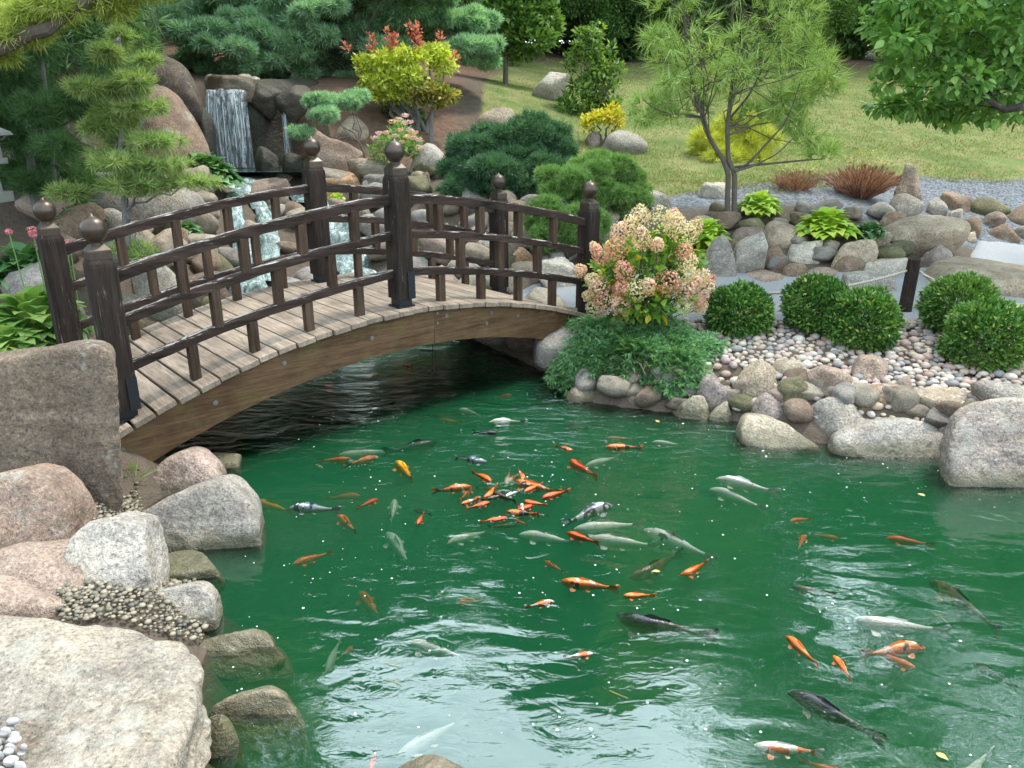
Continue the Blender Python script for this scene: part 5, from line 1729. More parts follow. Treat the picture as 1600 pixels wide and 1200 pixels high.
# ---- red barberries
for px, py, lst, lbl in [(1240, 318, [(1240, 292, 30, 21, 0, .9, 330)], 'low dark red twiggy bush between hosta and pale rocks'), (1343, 316, [(1343, 280, 40, 33, 0, .9, 560)], 'larger red twiggy bush beside the upright pink stone')]:
    bb = at_base(px, py, 11.3)
    r = np.random.default_rng(px)
    root = empty('barberry', bb, lbl, 'shrub')
    n = lst[0][6]
    a = r.uniform(0, 6.28, n)
    sp_ = np.sqrt(r.uniform(0, 1, n)) * 1.05
    p0 = np.stack([np.cos(a) * .12 * sp_, np.sin(a) * .12 * sp_, np.full(n, -.02)], -1)
    dirs = np.stack([np.sin(sp_) * np.cos(a), np.sin(sp_) * np.sin(a), np.cos(sp_)], -1)
    t_ = opt(bb) / FPX
    blade = (np.array([(.009, 0, 0), (-.009, 0, 0), (.006, .6, .02), (-.006, .6, .02), (0, 1, .0), (.0, .3, 0), (.07, .45, 0), (.05, .5, .02), (0, .6, 0), (-.07, .75, 0), (-.05, .8, .02)]), [np.array([(0, 1, 3, 2)]), np.array([(2, 3, 4), (5, 6, 7), (8, 9, 10)])])
    V, F = place(*blade, p0, dirs, lst[0][3] * 2 * t_ * r.uniform(.7, 1.1, n), r, roll=1.5)
    link('twigs', mesh_np('twigs', V, F), M['barberry'], root)
    fl = crown_mesh('yellow_leaves', [(.08, .1, lst[0][3] * 1.75 * t_, .32, .3, .16, 170)], LEAF, .035, r)
    link('yellow_leaves', fl, M['yellow_fleck'], root)


# ---- hostas
def hosta(label, px, py, wpx, Y, mat, n=46, seed=1, leaf=.5, flat=.2, hgt=1.0, name='hosta', cat='hosta'):
    n = int(n * 1.8)
    leaf *= .82
    r = np.random.default_rng(seed)
    bb = at_base(px, py, Y)
    R_ = wpx / 2 * opt(bb) / FPX
    root = empty(name, bb, label, cat)
    a = np.arange(n) * 2.399 + r.normal(size=n) * .2
    f = np.sqrt((np.arange(n) + .6) / n)
    el = (1.0 - 1.15 * f + flat)
    rad = R_ * .62 * f
    pos = np.stack([np.cos(a) * rad, np.sin(a) * rad, R_ * hgt * (.62 - .48 * f ** 1.6) + .02], -1)
    dirs = np.stack([np.cos(a) * np.cos(el), np.sin(a) * np.cos(el), np.sin(el) - .15], -1)
    V, F = place(*HOSTA, pos, dirs, R_ * leaf * 1.35 * r.uniform(.75, 1.15, n), r, roll=.18)
    link('leaves', mesh_np('leaves', V, F, True), mat, root)
    mb = MB()
    for k in range(n):
        mb.tube([(0, 0, -.03), pos[k] * np.array((.55, .55, .75)), pos[k]], [.009, .007, .005], 5, cap=False)
    mb.build('stalks', mat, root)
    return root


hosta('lime green hosta beside the hydrangea at the foot of the airy pine', 1100, 362, 92, 9.35, M['hosta_lime'], 64, 1, .42)
hosta('lime green hosta behind the airy pine stems', 1184, 335, 78, 10.1, M['hosta_lime'], 56, 2, .42)
hosta('yellow-green hosta spilling over the rock wall', 1288, 372, 100, 9.5, M['hosta_lime'], 60, 3, .45)
hosta('small dark green hosta beside the yellow-green hosta on the wall', 1356, 370, 62, 9.55, M['hosta_green'], 44, 4, .42)
hosta('large mid green hosta spreading behind the two end posts', 56, 500, 172, 5.9, M['hosta_mid'], 60, 5, .42, hgt=1.3)
hosta('mid green hosta lower beside the lavender boulder', 22, 560, 120, 5.6, M['hosta_mid'], 36, 15, .5)
hosta('dark blue-green hosta under the pines by the lantern', 28, 352, 120, 7.2, M['hosta_green'], 46, 6, .5)
hosta('glossy dark green hosta heap above the cascade', 328, 318, 116, 11.0, M['hosta_green'], 90, 7, .36, hgt=1.15)
hosta('small dark hosta tucked under the far railing by the cascade', 290, 372, 60, 9.4, M['hosta_green'], 34, 8, .4)
hosta('small light green plant on the flat tan rock beyond the crown', 522, 275, 34, 11.6, M['hosta_lime'], 26, 9, .4)
hosta('dark hosta by the young pines', 120, 345, 90, 8.6, M['hosta_green'], 40, 18, .45)

# ---- pink sedums
FLORET = (np.array([(.5, 0, 0), (0, .5, .1), (-.5, 0, 0), (0, -.5, .1)]), [np.array([(0, 1, 2, 3)])])


def flower_heads(name, root, heads, mats, r, fl, per):
    for k, (x, y, z, rx, ry, rz, ax) in enumerate(heads):
        d, p = ball_points(per, r, .72)
        if ax is not None:       # cone-shaped panicle along ax
            L = p[:, 2]
            p[:, :2] *= (1.0 - .32 * L)[:, None]
            zz = norm(np.array(ax))
            xx_ = norm(np.cross(zz, (0.3, .9, .1)))
            yy_ = np.cross(zz, xx_)
            p = p * np.array((rx, ry, rz))
            p = p[:, 0:1] * xx_ + p[:, 1:2] * yy_ + p[:, 2:3] * zz
            d = norm(p)
        else:
            p = p * np.array((rx, ry, rz))
        u = norm(np.cross(d, r.normal(size=d.shape)))
        V, F = place(FLORET[0], FLORET[1], p, u, fl * r.uniform(.7, 1.3, per), r, up=(0, 0, 0), roll=0)
        # face outward: build with up = d
        n = len(p)
        y_ = u
        x_ = norm(np.cross(y_, d + r.normal(size=d.shape) * .35))
        z_ = np.cross(x_, y_)
        sz = fl * r.uniform(.7, 1.3, n)[:, None, None]
        tv = FLORET[0]
        V = ((tv[None, :, 0:1] * x_[:, None] + tv[None, :, 1:2] * y_[:, None] + tv[None, :, 2:3] * z_[:, None]) * sz + p[:, None]).reshape(-1, 3)
        link(name, mesh_np(name, V, F), FL[mats[k % len(mats)]], root, (x, y, z))


r = np.random.default_rng(30)
bb = at_base(618, 245, 12.2)
root = empty('sedum', bb, 'pink flowering sedum clump behind the crown post of the bridge', 'flower')
pads = pads_px(bb, [(600, 235, 22, 16, 0, .8, 240), (630, 225, 26, 18, 0, .8, 280), (625, 205, 14, 14, .2, .8, 140), (648, 232, 14, 14, 0, .8, 120)])
link('leaves', crown_mesh('leaves', pads, LEAF, .09, r, .8, .5), M['sedum_leaf'], root)
hd = []
for px, py in [(585, 215), (592, 208), (604, 207), (610, 214), (618, 212), (625, 203), (632, 192), (633, 180), (622, 186), (640, 190), (640, 203), (648, 207), (646, 215), (655, 218), (636, 213), (600, 222), (590, 222), (612, 190), (655, 230), (645, 240), (628, 222), (608, 228)]:
    p = np.array(at(px, py, Y=12.0 + r.normal() * .15)) - bb
    hd.append((*p, .06, .06, .03, None))
flower_heads('flower_head', root, hd, ['sedum', 'sedum', 'blush'], r, .022, 70)
bb = at_base(78, 412, 6.4)
root = empty('sedum', bb, 'rose-pink sedum heads above the mid green hosta by the end posts', 'flower')
hd = []
mb = MB()
for px, py, s_ in [(50, 360, .045), (52, 367, .035), (80, 372, .045), (86, 376, .035), (104, 380, .045), (110, 384, .035), (14, 362, .03)]:
    p = np.array(at(px, py, Y=6.4)) - bb
    hd.append((*p, s_, s_, s_ * .8, None))
    mb.tube([(p[0] * .8, p[1], -.05), tuple(p)], .005, 5)
mb.build('stem', M['sedum_leaf'], root)
flower_heads('flower_head', root, hd, ['rose'], r, .014, 130)

# ---- hydrangea at the bridge end
r = np.random.default_rng(41)
Y = 6.75
bb = at_base(1005, 492, Y)
root = empty('hydrangea', bb, 'panicle hydrangea with pink and cream flower heads at the bridge end', 'hydrangea')
HEADS = [(1000, 335, 17, 14, 'cream'), (1030, 342, 24, 18, 'lime'), (1055, 350, 20, 16, 'cream'), (985, 352, 17, 15, 'cream'), (970, 362, 18, 16, 'blush'), (1003, 372, 15, 18, 'blush'), (1068, 362, 26, 15, 'cream'), (1085, 356, 14, 15, 'blush'),
         (962, 388, 20, 15, 'pink'), (1026, 382, 12, 11, 'blush'), (938, 398, 15, 16, 'pink'), (930, 388, 9, 12, 'cream'), (1070, 392, 16, 11, 'pink'), (906, 422, 11, 9, 'blush'), (975, 422, 16, 18, 'pink'), (1075, 410, 18, 16, 'cream'),
         (1072, 428, 16, 16, 'lime'), (1095, 432, 14, 14, 'cream'), (1044, 440, 22, 18, 'pink'), (925, 438, 13, 12, 'cream'), (935, 450, 18, 14, 'blush'), (992, 452, 20, 17, 'lime'), (1012, 447, 14, 15, 'blush'), (970, 450, 14, 10, 'pink'),
         (945, 470, 22, 16, 'pink'), (930, 480, 18, 14, 'lime'), (967, 475, 18, 18, 'blush'), (1070, 452, 20, 15, 'blush'), (1090, 465, 20, 16, 'pink'), (1100, 450, 16, 16, 'cream'), (1068, 478, 17, 12, 'lime'), (1095, 478, 14, 10, 'cream'), (918, 462, 10, 8, 'cream'),
         (1085, 442, 12, 12, 'blush'), (1052, 336, 12, 10, 'blush'), (1108, 438, 10, 10, 'pink')]
mb = MB()
for px, py, a_, b_, kind_ in HEADS:
    cx, cy_ = (px - 1008) / 105.0, (py - 430) / 105.0
    front = math.sqrt(max(0, 1 - min(1, cx * cx + cy_ * cy_)))
    p = np.array(at(px, py, Y=Y - .05 - .42 * front)) - bb
    t_ = opt(p + bb) / FPX
    ax = norm(p - np.array((0, 0, .15)))
    flower_heads('flower_head', root, [(*p, a_ * t_ * 1.02, a_ * t_ * 1.02, b_ * t_ * 1.25, ax)], [kind_], r, .017, 300)
    limb(mb, (r.normal() * .05, r.normal() * .04, -.02), p, .007, .004, r, .06, 6, .02, 5)
mb.build('stem', M['bark'], root)
pads = pads_px(bb, [(1008, 420, 78, 52, -.05, .8, 560), (960, 440, 34, 40, -.15, .8, 160), (1040, 400, 40, 40, -.1, .8, 200), (990, 480, 50, 16, -.1, .8, 160), (1010, 465, 70, 26, -.25, .6, 220), (1080, 400, 16, 30, 0, .8, 50)])
link('leaves', crown_mesh('leaves', pads, BROAD, .085, r, .9, .25, .5, .5), M['hyd_leaf'], root)


# ---- clipped box balls
def box_ball(px, py, rpx, Y, label, seed, light=0.0):
    r = np.random.default_rng(seed)
    c_ = at(px, py, Y=Y)
    R_ = rpx * .95 * opt(c_) / FPX
    z0 = gz(c_[0], c_[1])
    bb = np.array((c_[0], c_[1], z0))
    root = empty('box_ball', bb, label, 'shrub', 'clipped box balls in the pebble bed')
    n = 9000
    d, p = ball_points(n, r, .68)
    f = 1 + .2 * fbm(d, 2.6, 3, seed) + .05 * fbm(d, 8, 2, seed + 1)
    stray = r.uniform(size=n) > .985
    f = f + stray * r.uniform(.0, .14, n)
    pos = p * f[:, None] * R_ * np.array((1.04, 1.04, .97)) + np.array((0, 0, c_[2] - z0))
    k = pos[:, 2] > .01
    dirs = norm(d[k] + (0, 0, .35) + r.normal(size=(k.sum(), 3)) * .55)
    V, F = place(*LEAF, pos[k], dirs, .042 * r.uniform(.7, 1.25, k.sum()), r, roll=.9)
    link('foliage', mesh_np('foliage', V, F), M['box'], root)
    mb = MB()
    for a in range(5): limb(mb, (r.normal() * .015, r.normal() * .015, -.03), np.array((math.cos(a * 1.26), math.sin(a * 1.26), .6)) * R_ * .7 + (0, 0, .1), .012, .004, r)
    mb.build('stem', M['bark'], root)


box_ball(1155, 490, 50, 6.72, 'clipped box ball nearest the juniper and hydrangea', 1)
box_ball(1276, 478, 50, 6.72, 'clipped box ball between two others, partly hidden by the one before the bollard', 2)
box_ball(1348, 503, 56, 6.38, 'large clipped box ball standing before the bollard', 3)
box_ball(1500, 478, 54, 6.62, 'clipped box ball with light tips behind the largest one beyond the bollard', 4)
box_ball(1540, 528, 63, 5.95, 'largest clipped box ball above the huge pink-grey boulder', 5)

# ---- juniper carpet
r = np.random.default_rng(51)
JUN = np.array([(.62, 6.95), (1.25, 6.98), (1.55, 6.75), (1.68, 6.35), (1.5, 6.05), (1.6, 5.9), (1.3, 5.8), (1.0, 5.92), (.8, 6.08), (.55, 6.22), (.42, 6.38), (.48, 6.62)])
jb = np.array((1.0, 6.35, gz(1.0, 6.35)))
n = 9000
x = r.uniform(.1, 1.9, n)
y = r.uniform(5.4, 7.1, n)
sd_ = sdist(x, y, JUN) + .10 * fbm(np.stack([x, y, 0 * x], -1), 3, 2, 3)
k = sd_ > 0
x, y, sd_ = x[k], y[k], sd_[k]
z = np.maximum(ground(x, y), .02) + .02 + .10 * np.clip(sd_ / .22, 0, 1) * r.uniform(.45, 1, len(x)) + .07 * fbm(np.stack([x, y, 0 * x], -1), 4, 3, 4)
a = np.arctan2(y - 6.75, x - .95) + r.normal(size=len(x)) * .75
dirs = np.stack([np.cos(a), np.sin(a), r.normal(size=len(x)) * .22 + .12 - .25 * (sd_ < .06)], -1)
pos = np.stack([x, y, z], -1) - jb
V, F = place(*spray(22, 4), pos, dirs, r.uniform(.12, .22, len(x)), r, roll=.35)
root = empty('juniper', jb, 'spreading blue-green juniper carpet spilling from the hydrangea to the water', 'juniper')
link('foliage', mesh_np('foliage', V, F), M['juniper'], root)
mb = MB()
for _ in range(9):
    p = JUN[r.integers(len(JUN))] * r.uniform(.7, .98) + np.array((1.0, 6.4)) * .0
    e = np.array((p[0], p[1], 0)) - np.array((jb[0], jb[1], 0))
    limb(mb, (0, .2, .02), (e[0] * .3, e[1] * .3, .0), .012, .004, r, .02)
mb.build('stem', M['bark'], root)

# ---- broad-leaved tree overhanging from outside the frame
r = np.random.default_rng(61)
Y = 8.6
bb = at_base(2050, 420, 9.4)
root = empty('leafy_tree', bb, 'large broad-leaved tree overhanging the lawn and the path end', 'tree')
mb = MB()
trk = np.array([(0, 0, -.3), (.05, 0, 1.0), (-.1, 0, 2.2), (-.2, 0, 4), (-.2, 0, 6.5)])
mb.tube(trk, [.2, .17, .15, .11, .05], 12)
br = [np.array(at(x_, y_, Y=Y + .25)) - bb for x_, y_ in ((2000, 80), (1800, 130), (1640, 150), (1590, 168), (1570, 172), (1535, 150), (1500, 120))]
mb.tube(br, [.09, .07, .05, .042, .035, .02, .008], 8)
ps = []
for px, py, hw, hh, n in [(1400, 30, 52, 26, 62), (1470, 20, 60, 30, 90), (1540, 25, 60, 34, 95), (1600, 40, 60, 40, 95), (1410, 60, 38, 18, 52), (1450, 75, 55, 26, 92), (1520, 80, 60, 30, 105), (1590, 95, 50, 34, 95), (1400, 100, 30, 14, 36), (1440, 110, 44, 22, 70), (1500, 125, 55, 26, 100),
                          (1570, 140, 46, 26, 80), (1390, 165, 32, 10, 42), (1430, 165, 44, 18, 80), (1480, 172, 44, 22, 85), (1530, 165, 40, 22, 70), (1380, 130, 20, 10, 16), (1590, 175, 24, 16, 20), (1545, 182, 16, 14, 14), (1640, 120, 60, 60, 120), (1660, 40, 70, 60, 120), (1420, 0, 60, 24, 70), (1500, -30, 80, 30, 110), (1600, -30, 80, 40, 110), (1368, 45, 14, 10, 12)]:
    ps.append((px, py, hw, hh, r.normal() * .35, .9, int(n * 3.1)))
for _ in range(40): ps.append((r.uniform(1450, 2500), r.uniform(-1100, -60), r.uniform(110, 190), r.uniform(60, 90), r.uniform(-1.2, 1.4), 1.0, 240))
pads = pads_px(bb, ps)
for k in range(34):  # unseen foliage added to keep bright sky out of the pond's reflection
    pads.append((*(np.array((r.uniform(2.9, 6.6), 8.9 + r.normal() * .5, r.uniform(4.1, 6.9))) - bb), r.uniform(.4, .75), r.uniform(.4, .7), r.uniform(.25, .45), 130))
limb(mb, trk[3], np.array((3.0, 8.8, 5.4)) - bb, .08, .015, r, .03, 9, .02)
for p in pads:
    a0 = br[int(r.uniform(0, len(br) - 1))] if p[2] < br[0][2] + .3 else trk[3] * r.uniform(.8, 1.4)
    limb(mb, a0, np.array(p[:3]) + np.array((0, .12, 0)), .010, .003, r, .04, 6, .03, 5)
mb.build('trunk', M['dark_bark'], root)
link('crown', crown_mesh('crown', pads, BROAD, .112, r, .75, -.30, .45, .2, roll=.35), M['elm'], root)

# ---- grass on the lawn, tufts between rocks
r = np.random.default_rng(71)
n = 130000
x, y = r.uniform(-1.5, 13, n), 10.8 + r.uniform(0, 1, n) ** 1.5 * 17
wl = np.interp(x, [-1.5, 0.5, 1.5, 13], [0, .2, 1, 1])
ok = (r.uniform(size=n) < wl) & (sdist(x, y, MULCH) < .1) & (sdist(x, y, GRAVEL) < .1) & (y > np.where(x > 4, 11.2 + (np.clip(x, 4, 6.6) - 4) * .7, 11.0)) & (fbm(np.stack([x, y, 0 * x], -1), .9, 3, 5) + r.normal(size=n) * .25 > -.12)
x, y = x[ok], y[ok]
pos = np.stack([x, y, ground(x, y)], -1)
dirs = np.stack([r.normal(size=len(x)) * .55, r.normal(size=len(x)) * .55, np.ones(len(x))], -1)
V, F = place(*tuft(5, .7, .10, 22), pos, dirs, r.uniform(.028, .06, len(x)), r)
M['lawn'] = leaf_material('lawn_blades', [(0, (.08, .12, .03)), (.5, (.17, .19, .06)), (1, (.30, .25, .12))], .3, .7)
tag(link('grass', mesh_np('grass', V, F), M['lawn']), kind='stuff')
def grass_tuft(px, py, n, s_, lbl, Y=None, spread=.1):
    bb = at_base(px, py, Y)
    d = np.stack([r.normal(size=n) * .7, r.normal(size=n) * .7, np.ones(n)], -1)
    V, F = place(*tuft(3, .4, .05, 23), np.c_[r.normal(size=(n, 2)) * spread * .5, np.zeros(n)], d, s_ * r.uniform(.6, 1.1, n), r)
    o = link('grass_tuft', mesh_np('grass_tuft', V, F), M['weed'], None, bb)
    tag(o, lbl, 'grass')


grass_tuft(200, 742, 14, .2, 'thin grass tuft between the tall boulder and the bridge beam', spread=.1)
grass_tuft(1300, 612, 16, .06, 'small green weed among the cobbles of the bank', spread=.12)
for px, py, l_ in [(1160, 330, 'beside the split rock'), (1215, 340, 'above the whitish wall rock'), (1275, 385, 'between two wall rocks under the hosta')]:
    grass_tuft(px, py, 60, .10, 'straggly grass tuft ' + l_, spread=.35)
# ------------------------------------------------------------------ waterfall and cascade
b = NT('falling_water')
v = b.coord()
n1 = b.noise(b.scaled(v, (26, 26, 2.2)), 1.0, 4, .65, .4)
df = b.n('ShaderNodeBsdfPrincipled', Roughness=.25)
b.set(df, 'Base Color', (.62, .70, .74))
tr = b.n('ShaderNodeBsdfTransparent')
m = b.n('ShaderNodeMixShader')
b.t.links.new(b.ramp(n1, [(.45, .06), (.66, .6)]), m.inputs[0])
b.t.links.new(tr.outputs[0], m.inputs[1])
b.t.links.new(df.outputs[0], m.inputs[2])
b.t.links.new(m.outputs[0], b.out.inputs['Surface'])
M['fall'] = b.m


def waterfall(px0, px1, ytop, ybot, Y, label, n, seed, throw=.25):
    r = np.random.default_rng(seed)
    p0, p1 = at(px0, ytop, Y=Y), at(px1, ytop, Y=Y)
    zb = at((px0 + px1) / 2, ybot, Y=Y - throw)[2]
    bb = np.array(((p0[0] + p1[0]) / 2, Y, zb))
    root = empty('waterfall', bb, label, 'waterfall')
    W_, H_ = p1[0] - p0[0], p0[2] - zb
    u = np.linspace(0, 1, 46)
    t = np.linspace(0, 1, 30)
    U, T = np.meshgrid(u, t, indexing='ij')
    for layer in range(2):
        X = (U - .5) * W_ * (1 + .18 * T) + .06 * T * W_
        Yy = -throw * np.sqrt(T) + .05 * vnoise(np.stack([U.ravel() * 14, T.ravel() * 1.2, 0 * U.ravel() + layer * 9], -1), seed).reshape(U.shape) + .05 * layer
        Z = H_ * (1 - T ** 1.5 * .96 - .04 * T) + .03 * (1 - T) * vnoise(np.stack([U.ravel() * 6, 0 * U.ravel(), 0 * U.ravel()], -1), seed + 2).reshape(U.shape)
        i, j = np.meshgrid(np.arange(45), np.arange(29), indexing='ij')
        q_ = np.stack([i * 30 + j, (i + 1) * 30 + j, (i + 1) * 30 + j + 1, i * 30 + j + 1], -1).reshape(-1, 4)
        link('water_sheet', mesh_np('water_sheet', np.stack([X, Yy, Z], -1).reshape(-1, 3), [q_], True), M['fall'], root)
    mb = MB()
    for _ in range(n):
        uu, st_ = r.uniform(), r.uniform(0, .5)
        tt = np.linspace(st_, min(1, st_ + r.uniform(.25, .6)), 7)
        P = np.stack([(uu - .5) * W_ * (1 + .2 * tt) + .06 * tt * W_, -throw * np.sqrt(tt) - .02, H_ * (1 - tt ** 1.5)], -1)
        mb.tube(P, r.uniform(.0015, .004), 4, cap=False)
    mb.build('water_strands', M['strand'], root)


M['strand'] = plain('white_water', (.70, .78, .80), .2, 0, .1, 10)
waterfall(324, 384, 141, 262, WFY + .35, 'white curtain waterfall dropping from the ledge beside the dark leaning boulder', 14, 3)
waterfall(441, 447, 172, 250, WFY + .5, 'thin second trickle of water falling inside the dark cave', 10, 5, .05)

b = NT('cascade_water')
v = b.pos()
n1 = b.noise(b.scaled(v, (9, 5, 5)), 1.0, 5, .7, 1.2)
n2 = b.noise(b.scaled(v, (30, 16, 16)), 1.0, 3, .7, .6)
mixn = b.math('ADD', b.math('MULTIPLY', n1, .65), b.math('MULTIPLY', n2, .35))
c = b.ramp(mixn, [(.42, (.07, .10, .085)), (.53, (.20, .28, .27)), (.64, (.58, .67, .67))])
M['cascade'] = b.principled(c, .14, b.bump(mixn, .8, .05), .6)


def cascade(line, widths, label_name, seed):
    L = np.array(line)
    t = np.linspace(0, 1, len(L))
    tt = np.linspace(0, 1, 150)
    C = np.stack([np.interp(tt, t, L[:, a]) for a in range(2)], -1)
    for _ in range(6): C[1:-1] = (C[:-2] + C[1:-1] * 2 + C[2:]) / 4
    Wd = np.interp(tt, t, widths)
    T = np.gradient(C, axis=0)
    T /= np.linalg.norm(T, axis=1, keepdims=True)
    Nn = np.stack([-T[:, 1], T[:, 0]], -1)
    u = np.linspace(-1, 1, 13)
    XY = C[:, None] + Nn[:, None] * u[None, :, None] * Wd[:, None, None]
    base = ground(C[:, 0], C[:, 1])
    base[:10] = np.minimum(base[:10], base[10])
    base = np.minimum.accumulate(base)
    k = 9
    st_ = np.floor(tt * k) / k                       # small steps
    fr = tt * k - np.floor(tt * k)
    zz = np.interp(np.clip(st_ + np.clip((fr - .7) / .3, 0, 1) / k, 0, 1), tt, base) + .09
    Z = np.maximum(zz[:, None] + .02 * fbm(np.c_[XY.reshape(-1, 2), 0 * XY.reshape(-1, 2)[:, :1]], 5, 3, seed).reshape(XY.shape[:2]) - .05 * (np.abs(u) ** 3)[None], .012)
    V = np.concatenate([XY, Z[..., None]], -1).reshape(-1, 3)
    i, j = np.meshgrid(np.arange(149), np.arange(12), indexing='ij')
    q_ = np.stack([i * 13 + j, (i + 1) * 13 + j, (i + 1) * 13 + j + 1, i * 13 + j + 1], -1).reshape(-1, 4)
    tag(link(label_name, mesh_np(label_name, V, [q_], True), M['cascade']), kind='structure')


cascade(STREAM_A, [.3, .16, .12, .11, .13, .16, .25], 'stream', 3)
cascade(STREAM_C, [.12, .12, .14, .18], 'stream', 8)
cascade(STREAM_B, [.25, .18, .2, .22, .22, .24, .3], 'stream', 5)
# upper pool under the fall
pz = np.array([(-5.5, 12.25), (-3.1, 12.25), (-3.1, 14.5), (-5.5, 14.5)])
b = NT('pool_water')
v = b.pos()
n1 = b.noise(v, 9, 4, .6, .5)
M['pool'] = b.principled(b.ramp(n1, [(.55, (.02, .04, .04)), (.75, (.35, .42, .44))]), .08, b.bump(n1, .5, .04), .6)
tag(link('stream_pool', mesh_np('stream_pool', np.c_[pz, np.full(4, 1.45)], [np.arange(4)[None]]), M['pool']), kind='structure')


# ------------------------------------------------------------------ koi
def koi_mesh(bend, seed):
    n, m = 26, 14
    x = np.linspace(0, 1, n)                       # 0 nose, 1 tail root
    hw = np.interp(x, [0, .03, .1, .22, .4, .6, .8, .93, 1], [.012, .035, .066, .092, .100, .080, .045, .026, .024])
    hh = np.interp(x, [0, .03, .1, .22, .4, .6, .8, .93, 1], [.012, .034, .062, .092, .104, .086, .050, .034, .036])
    a = np.arange(m) * 2 * math.pi / m
    body = np.stack([np.broadcast_to(-x[:, None] * .80, (n, m)), hw[:, None] * np.cos(a), hh[:, None] * np.sin(a)], -1)
    V = [body.reshape(-1, 3)]
    i, j = np.meshgrid(np.arange(n - 1), np.arange(m), indexing='ij')
    q4 = [np.stack([i * m + j, i * m + (j + 1) % m, (i + 1) * m + (j + 1) % m, (i + 1) * m + j], -1).reshape(-1, 4)]
    o = n * m

    def fan(root0, root1, tips):
        nonlocal o
        k = len(tips)
        P = [np.array(root0) + (np.array(root1) - np.array(root0)) * f for f in np.linspace(0, 1, k)]
        mid = [(p + np.array(t_)) / 2 for p, t_ in zip(P, tips)]
        V.append(np.array(P + mid + [np.array(t_) for t_ in tips]))
        for r_ in range(2):
            for c_ in range(k - 1):
                q4.append(np.array([(o + r_ * k + c_, o + r_ * k + c_ + 1, o + (r_ + 1) * k + c_ + 1, o + (r_ + 1) * k + c_)]))
        o += 3 * k
    # forked tail, dorsal, two pectorals and two pelvics
    fan((-.79, 0, .032), (-.79, 0, -.032), [(-.96, .02, .10), (-.99, .035, .075), (-.95, .01, .02), (-.93, 0, -.0), (-.95, -.01, -.02), (-.99, .03, -.07), (-.96, .02, -.095)])
    fan((-.28, 0, .10), (-.52, 0, .075), [(-.33, .005, .135), (-.38, .01, .14), (-.44, .008, .12), (-.54, .0, .098)])
    for s in (-1, 1):
        fan((-.17, s * .075, -.03), (-.21, s * .08, -.035), [(-.20, s * .185, -.05), (-.245, s * .19, -.055), (-.28, s * .165, -.055), (-.285, s * .12, -.05)])
        fan((-.42, s * .07, -.05), (-.45, s * .068, -.05), [(-.46, s * .13, -.065), (-.50, s * .125, -.065), (-.52, s * .10, -.062)])
        # eyes
        d, F = ICO[2]
        V.append(d * .009 + np.array((-.055, s * .040, .022)))
        q4.append(F + o)
        o += len(d)
    P = np.concatenate(V)
    t = -P[:, 0]
    P[:, 1] += bend * (t ** 2 * .35) + abs(bend) * .03 * np.sin(t * 7 + seed)
    P[:, 0] += .5
    f3 = [f for f in q4 if f.shape[1] == 3]
    f4 = [f for f in q4 if f.shape[1] == 4]
    return mesh_np('koi', P, [np.concatenate(f4), np.concatenate(f3)], True)


def koi_mat(name, base, spots, rough=.3):
    """base colour, and (scale, threshold, colour) patches through the fish's own coordinates"""
    b = NT(name)
    v = rand_offset(b, b.coord())
    c = base
    for sc, th, col in spots:
        c = b.mix(b.ramp(b.noise(b.scaled(v, (sc, sc * 1.3, sc * .4), (sc, 0, 0)), 1.0, 3, .5), [(th, 0.0), (th + .03, 1.0)]), c, col)
    vs = b.n('ShaderNodeTexVoronoi', Scale=55.0)
    b.t.links.new(b.coord(), vs.inputs['Vector'])
    c2 = b.mix(1.0, c, b.ramp(vs.outputs['Distance'], [(.2, 1.08), (.75, .78)]), 'MULTIPLY')
    return b.principled(c2, rough, b.bump(vs.outputs['Distance'], .3, .004), .5)


KM = {'orange': koi_mat('koi_orange', (.72, .13, .015), [(5, .60, (.80, .22, .04))]),
      'red': koi_mat('koi_red', (.66, .075, .012), [(4, .64, (.78, .20, .05))]),
      'gold': koi_mat('koi_gold', (.80, .33, .02), [(5, .62, (.75, .24, .015))]),
      'white': koi_mat('koi_white', (.72, .72, .66), [(4, .62, (.66, .62, .42))]),
      'spot': koi_mat('koi_spotted', (.70, .70, .66), [(6, .57, (.05, .06, .07)), (5, .66, (.65, .16, .05))]),
      'calico': koi_mat('koi_calico', (.70, .17, .03), [(6, .55, (.03, .028, .03)), (7, .61, (.72, .66, .58))]),
      'kohaku': koi_mat('koi_red_white', (.70, .64, .58), [(3.6, .47, (.70, .14, .03))]),
      'black': koi_mat('koi_black', (.022, .024, .028), [(6, .64, (.08, .08, .09))]),
      'dark': koi_mat('koi_brown', (.06, .045, .03), [(5, .58, (.20, .10, .04))]),
      'silver': koi_mat('koi_silver', (.40, .43, .50), [(5, .50, (.05, .06, .08)), (5, .63, (.75, .76, .80))])}
KMESH = [koi_mesh(bd, k) for k, bd in enumerate([-.75, -.35, 0, .35, .75])]
for me in KMESH: me.materials.append(KM['orange'])
kr = np.random.default_rng(3)
